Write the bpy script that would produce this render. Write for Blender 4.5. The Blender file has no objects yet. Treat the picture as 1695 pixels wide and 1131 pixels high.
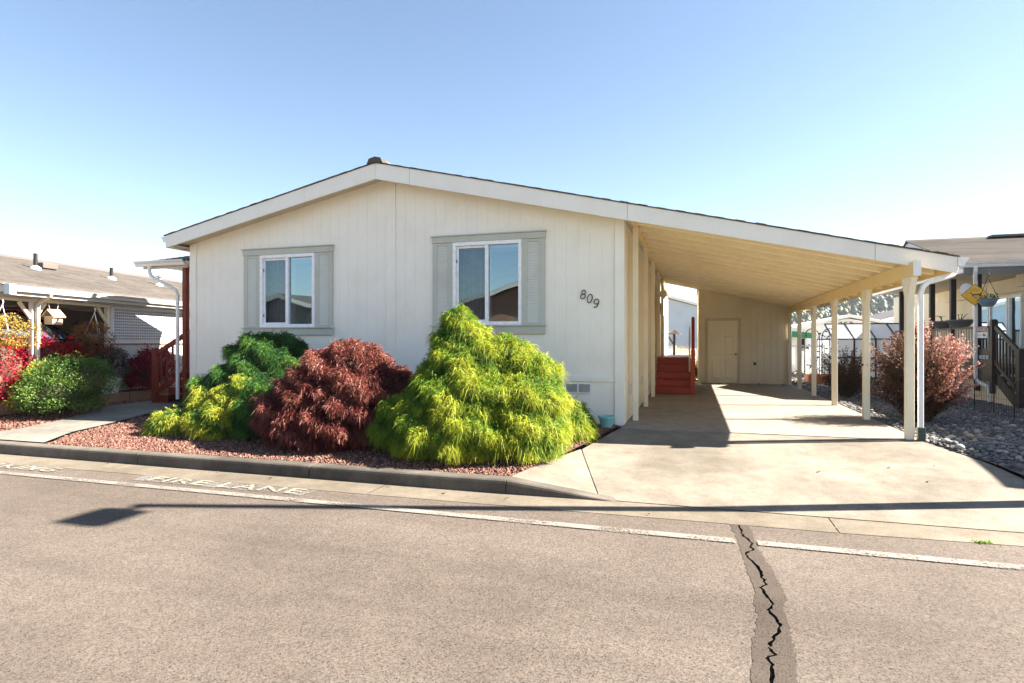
import bpy, bmesh, math, random
import numpy as np
from mathutils import Vector, Matrix
R = math.radians
random.seed(7); rng = np.random.default_rng(7)
sc = bpy.context.scene
COL = sc.collection

# ---------------------------------------------------------------- camera, sky, sun, exposure
cd = bpy.data.cameras.new('camera'); cam = bpy.data.objects.new('camera', cd); COL.objects.link(cam)
cam.location = (0, 0, 1.36); cam.rotation_euler = (R(90), 0, R(17.107))
cd.sensor_width = 36; cd.lens = 36 * 978 / 1695; cd.clip_end = 3000; cd.clip_start = 0.05
sc.camera = cam
SUN_AZ, SUN_EL = 74.5, 37.8
w = bpy.data.worlds.new('World'); sc.world = w; w.use_nodes = True
nt = w.node_tree
sky = nt.nodes.new('ShaderNodeTexSky'); sky.sky_type = 'NISHITA'; sky.sun_disc = False
sky.sun_elevation = R(SUN_EL); sky.sun_rotation = R(SUN_AZ); sky.air_density = 1.0; sky.dust_density = 0.3; sky.ozone_density = 0.6
nt.links.new(sky.outputs[0], nt.nodes['Background'].inputs[0]); nt.nodes['Background'].inputs[1].default_value = 0.043
sl = bpy.data.lights.new('sun', 'SUN'); sl.energy = 5.0; sl.angle = R(0.5); sl.color = (1.0, 0.91, 0.79)
so = bpy.data.objects.new('sun', sl); COL.objects.link(so)
sd = Vector((math.sin(R(SUN_AZ)) * math.cos(R(SUN_EL)), math.cos(R(SUN_AZ)) * math.cos(R(SUN_EL)), math.sin(R(SUN_EL))))
so.rotation_euler = sd.to_track_quat('Z', 'Y').to_euler(); so.location = (20, 8, 20)
vs = sc.view_settings
vs.view_transform = 'Standard'; vs.look = 'None'; vs.gamma = 1; vs.use_curve_mapping = False
vs.exposure = 2.55

# ---------------------------------------------------------------- materials
def nodes(name):
    m = bpy.data.materials.new(name); m.use_nodes = True
    t = m.node_tree; return m, t, t.nodes['Principled BSDF'], t.nodes, t.links.new
def rgb(c): return (c[0], c[1], c[2], 1)
def noise(n, L, scale, detail=4, vec=None, rough=.6, dist=0):
    k = n.new('ShaderNodeTexNoise'); k.inputs['Scale'].default_value = scale; k.inputs['Detail'].default_value = detail
    k.inputs['Roughness'].default_value = rough; k.inputs['Distortion'].default_value = dist
    if vec is not None: L(vec, k.inputs['Vector'])
    return k.outputs['Fac']
def ramp(n, L, fac, stops):
    r = n.new('ShaderNodeValToRGB'); e = r.color_ramp.elements
    while len(e) < len(stops): e.new(.5)
    for i, (p, c) in enumerate(stops): e[i].position = p; e[i].color = rgb(c) if len(c) == 3 else c
    L(fac, r.inputs[0]); return r.outputs[0]
def mixc(n, L, fac, a, b, mode='MIX'):
    m = n.new('ShaderNodeMix'); m.data_type = 'RGBA'; m.blend_type = mode
    for s, v in ((m.inputs[0], fac), (m.inputs[6], a), (m.inputs[7], b)):
        if isinstance(v, (int, float)): s.default_value = v
        elif isinstance(v, tuple): s.default_value = rgb(v)
        else: L(v, s)
    return m.outputs[2]
def bump(n, L, h, strength, dist, p):
    b = n.new('ShaderNodeBump'); b.inputs['Strength'].default_value = strength; b.inputs['Distance'].default_value = dist
    L(h, b.inputs['Height']); L(b.outputs[0], p.inputs['Normal'])
def geo_pos(n): return n.new('ShaderNodeNewGeometry').outputs['Position']
def mapped(n, L, sx, sy, sz):
    m = n.new('ShaderNodeMapping'); m.inputs['Scale'].default_value = (sx, sy, sz); L(geo_pos(n), m.inputs['Vector']); return m.outputs[0]
M = {}
def paint(name, col, rough=.55, var=.07, dirt=.12, grain=(3, 3, .6), bs=.15):
    m, t, p, n, L = nodes(name)
    a = noise(n, L, 1.7, 5, geo_pos(n)); b = noise(n, L, 14, 4, mapped(n, L, *grain))
    c1 = tuple(v * (1 + var) for v in col); c2 = tuple(v * (1 - var) for v in col)
    c = ramp(n, L, b, [(.3, c2), (.7, c1)])
    d = ramp(n, L, a, [(.45, (1, 1, 1)), (.8, (1 - dirt, 1 - dirt * 1.15, 1 - dirt * 1.4))])
    L(mixc(n, L, 1.0, c, d, 'MULTIPLY'), p.inputs['Base Color'])
    p.inputs['Roughness'].default_value = rough; p.inputs['Specular IOR Level'].default_value = .35
    if bs: bump(n, L, noise(n, L, 30, 4, mapped(n, L, *grain)), bs, .004, p)
    M[name] = m; return m
def plain(name, col, rough=.5, metal=0, var=.1, scale=12, spec=.4):
    m, t, p, n, L = nodes(name)
    L(ramp(n, L, noise(n, L, scale, 4, geo_pos(n)), [(.3, tuple(v * (1 - var) for v in col)), (.7, tuple(v * (1 + var) for v in col))]), p.inputs['Base Color'])
    p.inputs['Roughness'].default_value = rough; p.inputs['Metallic'].default_value = metal; p.inputs['Specular IOR Level'].default_value = spec
    M[name] = m; return m
paint('cream', (.87, .84, .75), var=.02, dirt=.07, bs=.06); paint('trimwhite', (.82, .80, .73), var=.02, dirt=.06, bs=.06); paint('sage', (.50, .51, .45), var=.03); paint('shutter', (.62, .635, .58), var=.03)
paint('carport', (.84, .64, .30), var=.03); paint('rafterlit', (.93, .84, .60), var=.03); paint('carportwhite', (.84, .775, .60), var=.03); paint('doorcream', (.90, .82, .62), var=.02); paint('storage', (.80, .72, .53), var=.03)  # rafters paler than the deck: light from below put into their paint
paint('gutterwhite', (.82, .82, .80), rough=.35, bs=0)
paint('redwood', (.20, .036, .02), rough=.5, var=.18, dirt=.25); paint('redbright', (.34, .042, .016), rough=.45, var=.15, dirt=.2)
paint('nwhite', (.5412, .5166, .4756)); paint('ngrey', (.52, .51, .50)); paint('ntaupe', (.24, .19, .15)); paint('nwood', (.62, .50, .36))
paint('ncream', (.74, .66, .50)); paint('ndark', (.026, .016, .015), rough=.5); paint('nblue', (.52, .60, .70)); paint('nwhitewall', (.82, .83, .86))
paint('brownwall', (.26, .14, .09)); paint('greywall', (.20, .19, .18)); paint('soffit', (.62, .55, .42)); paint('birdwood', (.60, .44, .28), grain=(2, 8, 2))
paint('darkroof', (.12, .10, .09)); paint('orangewood', (.45, .17, .07)); paint('lattice', (.60, .60, .615), bs=0); paint('timber', (.25, .14, .08))
plain('vinyl', (.85, .86, .88), .3); plain('blackmetal', (.02, .02, .022), .45, .3); plain('numblack', (.02, .025, .03), .4)
plain('galv', (.45, .46, .47), .35, .8); plain('brass', (.45, .30, .12), .3, .9); plain('teal', (.20, .48, .47), .45, var=.15)
plain('potblue', (.16, .21, .28), .5); plain('potgrey', (.16, .16, .17), .6); plain('ventgrey', (.60, .61, .60), .5); plain('greenroof', (.03, .25, .12), .5)
plain('darkplastic', (.03, .06, .05), .5); plain('carpaint', (.35, .012, .01), .2, .1, .05); plain('carblack', (.012, .013, .016), .12, 0, .1); plain('tyre', (.02, .02, .02), .8)
plain('chrome', (.7, .7, .72), .15, 1); plain('signyellow', (.80, .42, .02), .45); plain('signred', (.30, .03, .05), .45); plain('signwhite', (.72, .78, .78), .45)
plain('bark', (.10, .065, .045), .9, 0, .3); plain('twig', (.06, .045, .022), .9, 0, .3); plain('curtain', (.45, .48, .52), .8); plain('lampshade', (.10, .09, .08), .8)
plain('ivory', (.75, .70, .55), .5); plain('cable', (.5, .45, .38), .6); plain('cushion', (.16, .015, .012), .8); plain('plasticwhite', (.8, .8, .8), .5)

def glassmat(name, tint=(.02, .03, .04), refl=.30, trans=.7):
    m, t, p, n, L = nodes(name); n.remove(p)
    out = n['Material Output']
    g = n.new('ShaderNodeBsdfGlossy'); g.inputs['Roughness'].default_value = .01; g.inputs['Color'].default_value = (.66, .88, 1, 1)
    nz = noise(n, L, 1.3, 1, geo_pos(n)); b = n.new('ShaderNodeBump'); b.inputs['Strength'].default_value = .035; b.inputs['Distance'].default_value = .08
    L(nz, b.inputs['Height']); L(b.outputs[0], g.inputs['Normal'])
    tr = n.new('ShaderNodeBsdfTransparent'); tr.inputs['Color'].default_value = (trans, trans, trans, 1)
    f = n.new('ShaderNodeFresnel'); f.inputs['IOR'].default_value = 1.5
    ad = n.new('ShaderNodeMath'); ad.operation = 'ADD'; L(f.outputs[0], ad.inputs[0]); ad.inputs[1].default_value = refl
    mx = n.new('ShaderNodeMixShader'); L(ad.outputs[0], mx.inputs[0]); L(tr.outputs[0], mx.inputs[1]); L(g.outputs[0], mx.inputs[2]); L(mx.outputs[0], out.inputs[0])
    M[name] = m
glassmat('glass', refl=.24, trans=.8); glassmat('screen_glass', refl=.08, trans=.55); glassmat('carglass', refl=.06, trans=.25)
def panemat():
    m, t, p, n, L = nodes('greenpane'); p.inputs['Base Color'].default_value = (.75, .78, .82, 1); p.inputs['Roughness'].default_value = .5
    tr = n.new('ShaderNodeBsdfTranslucent'); tr.inputs[0].default_value = (.75, .78, .82, 1)
    mx = n.new('ShaderNodeMixShader'); mx.inputs[0].default_value = .5; L(p.outputs[0], mx.inputs[1]); L(tr.outputs[0], mx.inputs[2]); L(mx.outputs[0], n['Material Output'].inputs[0]); M['greenpane'] = m
panemat()
def leafmat(name, stops, transl=.35, rough=.55):
    m, t, p, n, L = nodes(name)
    at = n.new('ShaderNodeAttribute'); at.attribute_name = 'tone'
    c = ramp(n, L, at.outputs['Fac'], stops)
    L(c, p.inputs['Base Color']); p.inputs['Roughness'].default_value = rough; p.inputs['Specular IOR Level'].default_value = .3
    tr = n.new('ShaderNodeBsdfTranslucent'); L(c, tr.inputs['Color'])
    mx = n.new('ShaderNodeMixShader'); mx.inputs[0].default_value = transl
    L(p.outputs[0], mx.inputs[1]); L(tr.outputs[0], mx.inputs[2]); L(mx.outputs[0], n['Material Output'].inputs[0])
    M[name] = m
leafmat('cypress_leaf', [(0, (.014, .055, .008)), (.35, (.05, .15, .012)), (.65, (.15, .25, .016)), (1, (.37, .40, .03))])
leafmat('cypress_dark', [(0, (.015, .05, .01)), (.5, (.035, .12, .018)), (.8, (.09, .21, .025)), (1, (.40, .42, .04))])
leafmat('maple_leaf', [(0, (.0471, .0080, .0080)), (.5, (.1345, .0303, .0235)), (.85, (.2555, .0874, .0605)), (1, (.3362, .1479, .1009))], .25, .45)
leafmat('barberry_leaf', [(0, (.0369, .0180, .0098)), (.35, (.1066, .0492, .0246)), (.65, (.3444, .1476, .1148)), (1, (.5740, .3444, .2952))], .3)
leafmat('burning_leaf', [(0, (.1804, .0041, .0123)), (.5, (.4100, .0123, .0328)), (1, (.5904, .0738, .0902))], .35)
leafmat('crimson_leaf', [(0, (.10, .004, .012)), (.5, (.26, .008, .03)), (1, (.42, .03, .06))], .3)
leafmat('azalea_leaf', [(0, (.03, .07, .012)), (.5, (.09, .17, .03)), (.85, (.22, .30, .04)), (1, (.62, .55, .05))], .35)
leafmat('basket_leaf', [(0, (.0820, .0738, .0164)), (.5, (.3690, .2460, .0492)), (1, (.5740, .3936, .0984))], .35)
leafmat('rust_leaf', [(0, (.0656, .0246, .0164)), (.5, (.1804, .0738, .0410)), (.8, (.4510, .2296, .0492)), (1, (.5740, .3280, .0820))], .35)
leafmat('dusk_leaf', [(0, (.03, .025, .02)), (.6, (.09, .06, .05)), (1, (.16, .13, .09))], .25)
leafmat('forest_leaf', [(0, (.020, .04, .025)), (.5, (.045, .08, .035)), (1, (.20, .17, .05))], .1)
leafmat('house_plant', [(0, (.02, .06, .02)), (1, (.06, .16, .03))], .2)
leafmat('black_leaf', [(0, (.012, .012, .014)), (1, (.03, .03, .03))], 0)
leafmat('weed_leaf', [(0, (.08, .2, .02)), (1, (.3, .42, .05))], .3)

def asphalt(name, base, light, warm):
    m, t, p, n, L = nodes(name); P = geo_pos(n)
    big = noise(n, L, .55, 5, P); med = noise(n, L, 6, 4, P); fine = noise(n, L, 95, 3, P, .7)
    vo = n.new('ShaderNodeTexVoronoi'); vo.inputs['Scale'].default_value = 75; L(P, vo.inputs['Vector'])
    pit = noise(n, L, 78, 2, P, .6); sp = ramp(n, L, fine, [(.30, tuple(v * .35 for v in base)), (.46, base), (.60, light)]); sp = mixc(n, L, 1, sp, ramp(n, L, pit, [(.30, (.25, .23, .22)), (.40, (1, 1, 1))]), 'MULTIPLY')
    sp2 = mixc(n, L, ramp(n, L, vo.outputs['Color'], [(.60, (0, 0, 0)), (.95, (.6, .6, .6))]), sp, warm)
    bl = ramp(n, L, big, [(.3, (.80, .78, .77)), (.7, (1.10, 1.10, 1.10))]); ml = ramp(n, L, med, [(.3, (.93, .93, .93)), (.7, (1.05, 1.05, 1.05))])
    c = mixc(n, L, 1, mixc(n, L, 1, sp2, bl, 'MULTIPLY'), ml, 'MULTIPLY')
    c = mixc(n, L, 1, c, ramp(n, L, noise(n, L, 1.6, 4, mapped(n, L, .12, .9, 1), .6), [(.32, (.84, .83, .82)), (.5, (1, 1, 1)), (.72, (1.08, 1.08, 1.08))]), 'MULTIPLY'); L(c, p.inputs['Base Color']); p.inputs['Roughness'].default_value = .9; p.inputs['Specular IOR Level'].default_value = .2
    bump(n, L, fine, .55, .008, p); M[name] = m
asphalt('asphalt', (.0941, .0764, .0632), (.1432, .1205, .1015), (.1727, .1469, .1249))
asphalt('patch', (.0646, .0514, .0418), (.0766, .0622, .0508), (.0837, .0687, .0568))
def concrete(name, base, stain, edge=.75):
    m, t, p, n, L = nodes(name); P = geo_pos(n)
    big = noise(n, L, .7, 6, P, .6, .4); med = noise(n, L, 4.5, 5, P, .65); fine = noise(n, L, 70, 3, P, .7)
    a = ramp(n, L, big, [(.36, stain), (.62, base)])
    b = ramp(n, L, med, [(.3, (.76, .74, .71)), (.65, (1.06, 1.06, 1.06))]); f = ramp(n, L, fine, [(.3, (.72, .71, .70)), (.6, (1.05, 1.05, 1.05))])
    L(mixc(n, L, 1, mixc(n, L, 1, a, b, 'MULTIPLY'), f, 'MULTIPLY'), p.inputs['Base Color'])
    p.inputs['Roughness'].default_value = .85; p.inputs['Specular IOR Level'].default_value = .25
    bump(n, L, fine, .35, .005, p); M[name] = m
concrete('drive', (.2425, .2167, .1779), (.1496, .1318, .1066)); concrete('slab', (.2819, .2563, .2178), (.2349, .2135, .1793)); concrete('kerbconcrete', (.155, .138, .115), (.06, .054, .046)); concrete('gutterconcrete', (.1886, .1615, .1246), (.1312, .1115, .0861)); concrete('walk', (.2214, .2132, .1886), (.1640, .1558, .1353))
def roadpaint(name, col, wear):
    m, t, p, n, L = nodes(name); P = geo_pos(n); p.inputs['Base Color'].default_value = rgb(col); p.inputs['Roughness'].default_value = .75
    a = noise(n, L, 60, 4, P, .75); b = noise(n, L, 3, 4, P); ad = n.new('ShaderNodeMath'); ad.operation = 'MULTIPLY_ADD'; L(b, ad.inputs[0]); ad.inputs[1].default_value = .45; L(a, ad.inputs[2])
    f = ramp(n, L, ad.outputs[0], [(wear, (0, 0, 0)), (min(wear + .1, 1), (1, 1, 1))])
    tr = n.new('ShaderNodeBsdfTransparent'); mx = n.new('ShaderNodeMixShader'); L(f, mx.inputs[0]); L(tr.outputs[0], mx.inputs[1]); L(p.outputs[0], mx.inputs[2]); L(mx.outputs[0], n['Material Output'].inputs[0]); M[name] = m
roadpaint('linepaint', (.2045, .1847, .1622), .63); roadpaint('textpaint', (.2788, .2583, .1886), .58); roadpaint('greypaint', (.1640, .1517, .1394), .66)
def soil(name, a, b, scale=40):
    m, t, p, n, L = nodes(name); P = geo_pos(n)
    c = ramp(n, L, noise(n, L, scale, 5, P, .7), [(.3, a), (.7, b)]); L(c, p.inputs['Base Color']); p.inputs['Roughness'].default_value = .95
    bump(n, L, noise(n, L, scale, 4, P), .6, .02, p); M[name] = m
soil('lavasoil', (.07, .03, .025), (.16, .075, .055)); soil('gravelsoil', (.13, .125, .12), (.24, .23, .215)); soil('yard', (.10, .085, .05), (.26, .22, .14), 9); soil('hill', (.05, .07, .03), (.13, .12, .05), .05)
def stonemat(name, stops):
    m, t, p, n, L = nodes(name); at = n.new('ShaderNodeAttribute'); at.attribute_name = 'tone'
    c = ramp(n, L, at.outputs['Fac'], stops); k = ramp(n, L, noise(n, L, 45, 4, geo_pos(n)), [(.3, (.8, .8, .8)), (.7, (1.12, 1.12, 1.12))])
    L(mixc(n, L, 1, c, k, 'MULTIPLY'), p.inputs['Base Color']); p.inputs['Roughness'].default_value = .8; M[name] = m
stonemat('lavarock', [(0, (.07, .026, .019)), (.6, (.165, .073, .048)), (1, (.27, .15, .11))]); stonemat('riverrock', [(0, (.0400, .0400, .0440)), (.5, (.1120, .1120, .1160)), (.85, (.2080, .2000, .1880)), (1, (.3200, .2720, .2160))])
def riverone():
    m, t, p, n, L = nodes('riverstone'); oi = n.new('ShaderNodeObjectInfo')
    c = ramp(n, L, oi.outputs['Random'], [(0, (.08, .08, .085)), (.5, (.19, .19, .19)), (.85, (.33, .32, .30)), (1, (.36, .27, .20))]); k = ramp(n, L, noise(n, L, 30, 5, geo_pos(n)), [(.3, (.75, .75, .75)), (.7, (1.15, 1.15, 1.15))])
    L(mixc(n, L, 1, c, k, 'MULTIPLY'), p.inputs['Base Color']); p.inputs['Roughness'].default_value = .75; M['riverstone'] = m
riverone()
def shingle(name, a, b, axis):
    m, t, p, n, L = nodes(name); P = geo_pos(n)
    mp = n.new('ShaderNodeMapping'); L(P, mp.inputs['Vector']); mp.inputs['Rotation'].default_value = (0, 0, R(-11.1) if axis == 'ln' else 0)
    mp.inputs['Scale'].default_value = (.9, 3.2, 3.2) if axis == 'x' else (7, 3.2, 1)
    v = n.new('ShaderNodeTexVoronoi'); v.inputs['Scale'].default_value = 1.0; L(mp.outputs[0], v.inputs['Vector'])
    f = noise(n, L, 40, 4, P, .7); g = noise(n, L, .8, 4, P)
    c = mixc(n, L, ramp(n, L, v.outputs['Color'], [(.2, (0, 0, 0)), (.9, (1, 1, 1))]), a, b)
    c = mixc(n, L, 1, c, ramp(n, L, f, [(.3, (.7, .7, .7)), (.7, (1.15, 1.15, 1.15))]), 'MULTIPLY')
    c = mixc(n, L, 1, c, ramp(n, L, g, [(.3, (.85, .85, .85)), (.7, (1.1, 1.1, 1.1))]), 'MULTIPLY')
    L(c, p.inputs['Base Color']); p.inputs['Roughness'].default_value = .95; M[name] = m
shingle('shingle_ln', (.0574, .0492, .0418), (.0943, .0820, .0713), 'ln'); shingle('shingle_rn', (.0533, .0435, .0361), (.0943, .0787, .0656), 'x'); shingle('shingle_house', (.06, .052, .045), (.12, .105, .09), 'x')

# ---------------------------------------------------------------- mesh helpers
ORG = {}
def tag(o, label=None, cat=None, group=None, kind=None):
    if label: o['label'] = label
    if cat: o['category'] = cat
    if group: o['group'] = group
    if kind: o['kind'] = kind
    return o
def thing(name, label, cat, loc=(0, 0, 0), rz=0, group=None, local=False):
    o = bpy.data.objects.new(name, None); COL.objects.link(o); o.location = loc; o.rotation_euler = (0, 0, rz); o.empty_display_size = .2
    ORG[o.name] = Vector((0, 0, 0)) if local else Vector(loc)
    return tag(o, label, cat, group)
class MB:
    def __init__(s): s.v = []; s.f = []
    def add(s, vs, fs):
        b = len(s.v); s.v += [tuple(p) for p in vs]; s.f += [tuple(b + i for i in f) for f in fs]; return s
    def box(s, x0, x1, y0, y1, z0, z1):
        return s.add([(x0, y0, z0), (x1, y0, z0), (x1, y1, z0), (x0, y1, z0), (x0, y0, z1), (x1, y0, z1), (x1, y1, z1), (x0, y1, z1)],
                     [(0, 3, 2, 1), (4, 5, 6, 7), (0, 1, 5, 4), (1, 2, 6, 5), (2, 3, 7, 6), (3, 0, 4, 7)])
    def prism(s, poly, axis, a0, a1):
        n = len(poly)
        def P(u, v, a): return {'x': (a, u, v), 'y': (u, a, v), 'z': (u, v, a)}[axis]
        return s.add([P(u, v, a0) for u, v in poly] + [P(u, v, a1) for u, v in poly],
                     [tuple(range(n)), tuple(range(2 * n - 1, n - 1, -1))] + [(i, i + n, (i + 1) % n + n, (i + 1) % n) for i in range(n)])
    def tube(s, pts, r, n=8, rot=0, caps=True):
        pts = [Vector(p) for p in pts]; k = len(pts); rs = r if isinstance(r, (list, tuple)) else [r] * k; rings = []; up = None
        for i, p in enumerate(pts):
            d = (pts[min(i + 1, k - 1)] - pts[max(i - 1, 0)]).normalized()
            if up is None:
                up = Vector((0, 0, 1)) if abs(d.z) < .9 else Vector((0, 1, 0))
            a = d.cross(up)
            if a.length < 1e-4: a = d.cross(Vector((1, 0, 0)))
            a.normalize(); b = a.cross(d).normalized(); up = b
            rings.append([p + (a * math.cos(rot + 2 * math.pi * j / n) + b * math.sin(rot + 2 * math.pi * j / n)) * rs[i] for j in range(n)])
        fs = [(i * n + j, i * n + (j + 1) % n, (i + 1) * n + (j + 1) % n, (i + 1) * n + j) for i in range(k - 1) for j in range(n)]
        if caps: fs += [tuple(range(n - 1, -1, -1)), tuple((k - 1) * n + j for j in range(n))]
        return s.add([q for ring in rings for q in ring], fs)
    def bar(s, p, q, w, h):            # rectangular bar from p to q (w horizontal, h in the vertical plane)
        p = Vector(p); q = Vector(q); d = (q - p).normalized(); a = d.cross(Vector((0, 0, 1)))
        if a.length < 1e-3: a = Vector((1, 0, 0))
        a.normalize(); b = a.cross(d).normalized(); a *= w / 2; b *= h / 2
        return s.add([e + sa * a + sb * b for e in (p, q) for sa, sb in ((-1, -1), (1, -1), (1, 1), (-1, 1))],
                     [(3, 2, 1, 0), (4, 5, 6, 7), (0, 1, 5, 4), (1, 2, 6, 5), (2, 3, 7, 6), (3, 0, 4, 7)])
    def lathe(s, prof, c, n=20):
        k = len(prof)
        return s.add([(c[0] + r * math.cos(2 * math.pi * j / n), c[1] + r * math.sin(2 * math.pi * j / n), c[2] + z) for r, z in prof for j in range(n)],
                     [(i * n + j, i * n + (j + 1) % n, (i + 1) * n + (j + 1) % n, (i + 1) * n + j) for i in range(k - 1) for j in range(n)] + [tuple(range(n - 1, -1, -1)), tuple((k - 1) * n + j for j in range(n))])
    def build(s, name, mat, parent=None, bev=0, smooth=False, kind=None, label=None):
        o = None; org = ORG[parent.name] if parent is not None else Vector((0, 0, 0))
        me = bpy.data.meshes.new(name); me.from_pydata([tuple(Vector(p) - org) for p in s.v], [], s.f)
        bm = bmesh.new(); bm.from_mesh(me); bmesh.ops.recalc_face_normals(bm, faces=bm.faces); bm.to_mesh(me); bm.free()
        me.materials.append(M[mat]); o = bpy.data.objects.new(name, me); COL.objects.link(o)
        if parent is not None: o.parent = parent; ORG[o.name] = org
        else: ORG[o.name] = Vector((0, 0, 0))
        if smooth: me.polygons.foreach_set('use_smooth', [True] * len(me.polygons))
        if bev:
            b = o.modifiers.new('bevel', 'BEVEL'); b.width = bev; b.segments = 2; b.limit_method = 'ANGLE'
        if kind: o['kind'] = kind
        if label: o['label'] = label
        return o
def box(*a): return MB().box(*a)
def group_np(name, V, F, mat, parent=None, tone=None, kind=None, smooth=False):
    org = np.array(ORG[parent.name]) if parent is not None else np.zeros(3)
    me = bpy.data.meshes.new(name); V = np.asarray(V, np.float32) - org.astype(np.float32); F = np.asarray(F, np.int32); k = F.shape[1]
    me.vertices.add(len(V)); me.vertices.foreach_set('co', V.ravel()); me.loops.add(F.size); me.loops.foreach_set('vertex_index', F.ravel())
    me.polygons.add(len(F)); me.polygons.foreach_set('loop_start', np.arange(0, F.size, k, dtype=np.int32))
    me.update(calc_edges=True)
    if tone is not None:
        a = me.attributes.new('tone', 'FLOAT', 'POINT'); a.data.foreach_set('value', np.clip(tone, 0, 1).astype(np.float32))
    if smooth: me.polygons.foreach_set('use_smooth', np.ones(len(F), bool))
    me.materials.append(M[mat]); o = bpy.data.objects.new(name, me); COL.objects.link(o)
    if parent is not None: o.parent = parent
    if kind: o['kind'] = kind
    return o
def text(name, s, mat, mtx, parent, width=None, height=None, extrude=.0, shear=0.0):
    c = bpy.data.curves.new(name, 'FONT'); c.body = s; c.extrude = extrude; c.align_x = 'CENTER'; c.align_y = 'CENTER'; c.shear = shear; c.offset = .012 if 'road' in name else 0; c.space_character = 1.12 if 'road' in name else 1
    t = bpy.data.objects.new(name + '_tmp', c); COL.objects.link(t); dg = bpy.context.evaluated_depsgraph_get()
    me = bpy.data.meshes.new_from_object(t.evaluated_get(dg)); bpy.data.objects.remove(t)
    co = np.array([v.co[:] for v in me.vertices]); lo = co.min(0); hi = co.max(0); sx = width / (hi[0] - lo[0]) if width else 1; sy = height / (hi[1] - lo[1]) if height else sx
    cx, cy = (lo[0] + hi[0]) / 2, (lo[1] + hi[1]) / 2; org = ORG[parent.name] if parent is not None else Vector((0, 0, 0))
    for v in me.vertices:
        v.co = mtx @ Vector(((v.co.x - cx) * sx, (v.co.y - cy) * sy, v.co.z)) - org
    me.materials.clear(); me.materials.append(M[mat]); o = bpy.data.objects.new(name, me); COL.objects.link(o)
    if parent is not None: o.parent = parent
    return o
def struct(o): o['kind'] = 'structure'; return o

# ---------------------------------------------------------------- ground, road, kerb, driveway
RZ = -.30
def zbed(y): return -.15 + .15 * min(1, max(0, (y - 6.2) / 3.0))
def zdrive(y):
    pts = [(5.9, -.30), (6.2, -.29), (8.0, -.115), (9.42, -.006)]
    for (a, za), (b, zb) in zip(pts, pts[1:]):
        if y <= b: return za + (zb - za) * max(0, (y - a)) / (b - a)
    return -.006
m = MB(); ys = [-600, 6.3, 7.2, 8.2, 9.4, 60, 1200]; zs = [-.37, -.37, -.30, -.20, -.13, -.10, -.10]
for (y0, y1, z0, z1) in zip(ys, ys[1:], zs, zs[1:]):
    m.add([(-1200, y0, z0), (1200, y0, z0), (1200, y1, z1), (-1200, y1, z1)], [(0, 1, 2, 3)])
struct(m.build('ground', 'yard'))
# road is split along a real open crack
crack = [(.39, 5.74), (.385, 5.66), (.405, 5.55), (.395, 5.46), (.415, 5.36), (.455, 5.22), (.44, 5.14), (.45, 5.06), (.40, 4.99), (.39, 4.91), (.42, 4.80), (.465, 4.60), (.45, 4.52), (.47, 4.38), (.435, 4.30), (.45, 4.18), (.475, 4.05), (.44, 3.96), (.46, 3.86), (.485, 3.78), (.465, 3.67), (.41, 3.54), (.39, 3.47), (.405, 3.40), (.365, 3.35), (.385, 3.24), (.36, 3.11), (.38, 2.9), (.35, 2.6), (.40, 2.2), (.36, 1.8), (.39, 1.2), (.37, .6)]
fine = []
for (a, b) in zip(crack, crack[1:]):
    for t in (0, .25, .5, .75): fine.append((a[0] + (b[0] - a[0]) * t + random.uniform(-.008, .008), a[1] + (b[1] - a[1]) * t))
fine.append(crack[-1])
cl = [(x - .004 - .011 * random.random() ** 1.5, y) for x, y in fine]; cr = [(x + .004 + .012 * random.random() ** 1.5, y) for x, y in fine]
cl[-1] = cr[-1] = fine[-1]
def sheet(name, poly, z, mat, parent=None, zf=None):
    bm = bmesh.new(); vv = [bm.verts.new((x, y, zf(x, y) if zf else z)) for x, y in poly]; bm.faces.new(vv); bmesh.ops.triangulate(bm, faces=bm.faces[:])
    org = ORG[parent.name] if parent is not None else Vector((0, 0, 0))
    for v in bm.verts: v.co -= org
    bmesh.ops.recalc_face_normals(bm, faces=bm.faces)
    if sum(f.normal.z for f in bm.faces) < 0: bmesh.ops.reverse_faces(bm, faces=bm.faces)
    me = bpy.data.meshes.new(name); bm.to_mesh(me); bm.free(); me.materials.append(M[mat]); o = bpy.data.objects.new(name, me); COL.objects.link(o); ORG[o.name] = org
    if parent is not None: o.parent = parent
    return o
road = struct(thing('road', None, None)); 
def gut_edge(x): return 5.76 + (max(0, x - .8) * .06)
sheet('road_surface', [(-80, 5.68)] + [(-9, 5.68), (-3.5, 5.72)] + cl + [(.37, -7), (-80, -7)], RZ, 'asphalt', road)
sheet('road_surface', [(80, 6.2), (4, 6.0), (1.5, 5.80)] + cr + [(.37, -7), (80, -7)], RZ, 'asphalt', road)
pl = [(.31, 5.745), (.345, 5.4), (.345, 5.19), (.355, 4.95), (.36, 4.71), (.37, 4.5), (.39, 4.22), (.365, 4.0), (.37, 3.85), (.33, 3.6), (.29, 3.36), (.27, 3.09), (.24, 2.6), (.27, 1.8), (.30, .6)]
pr = [(.47, 5.755), (.49, 5.4), (.49, 5.08), (.53, 4.8), (.55, 4.58), (.565, 4.35), (.57, 4.17), (.53, 4.0), (.53, 3.82), (.52, 3.6), (.52, 3.45), (.485, 3.15), (.50, 2.6), (.46, 1.8), (.45, .6)]
def wob(p):
    q = []
    for a, b in zip(p, p[1:]):
        for k in range(8): q.append((a[0] + (b[0] - a[0]) * k / 8 + random.gauss(0, .006), a[1] + (b[1] - a[1]) * k / 8))
    return q + [p[-1]]
sheet('asphalt_patch', [(x - .002, y) for x, y in cl] + wob(pl)[::-1], RZ + .0025, 'patch', road)
sheet('asphalt_patch', [(x + .002, y) for x, y in cr] + wob(pr)[::-1], RZ + .0025, 'patch', road)
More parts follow.
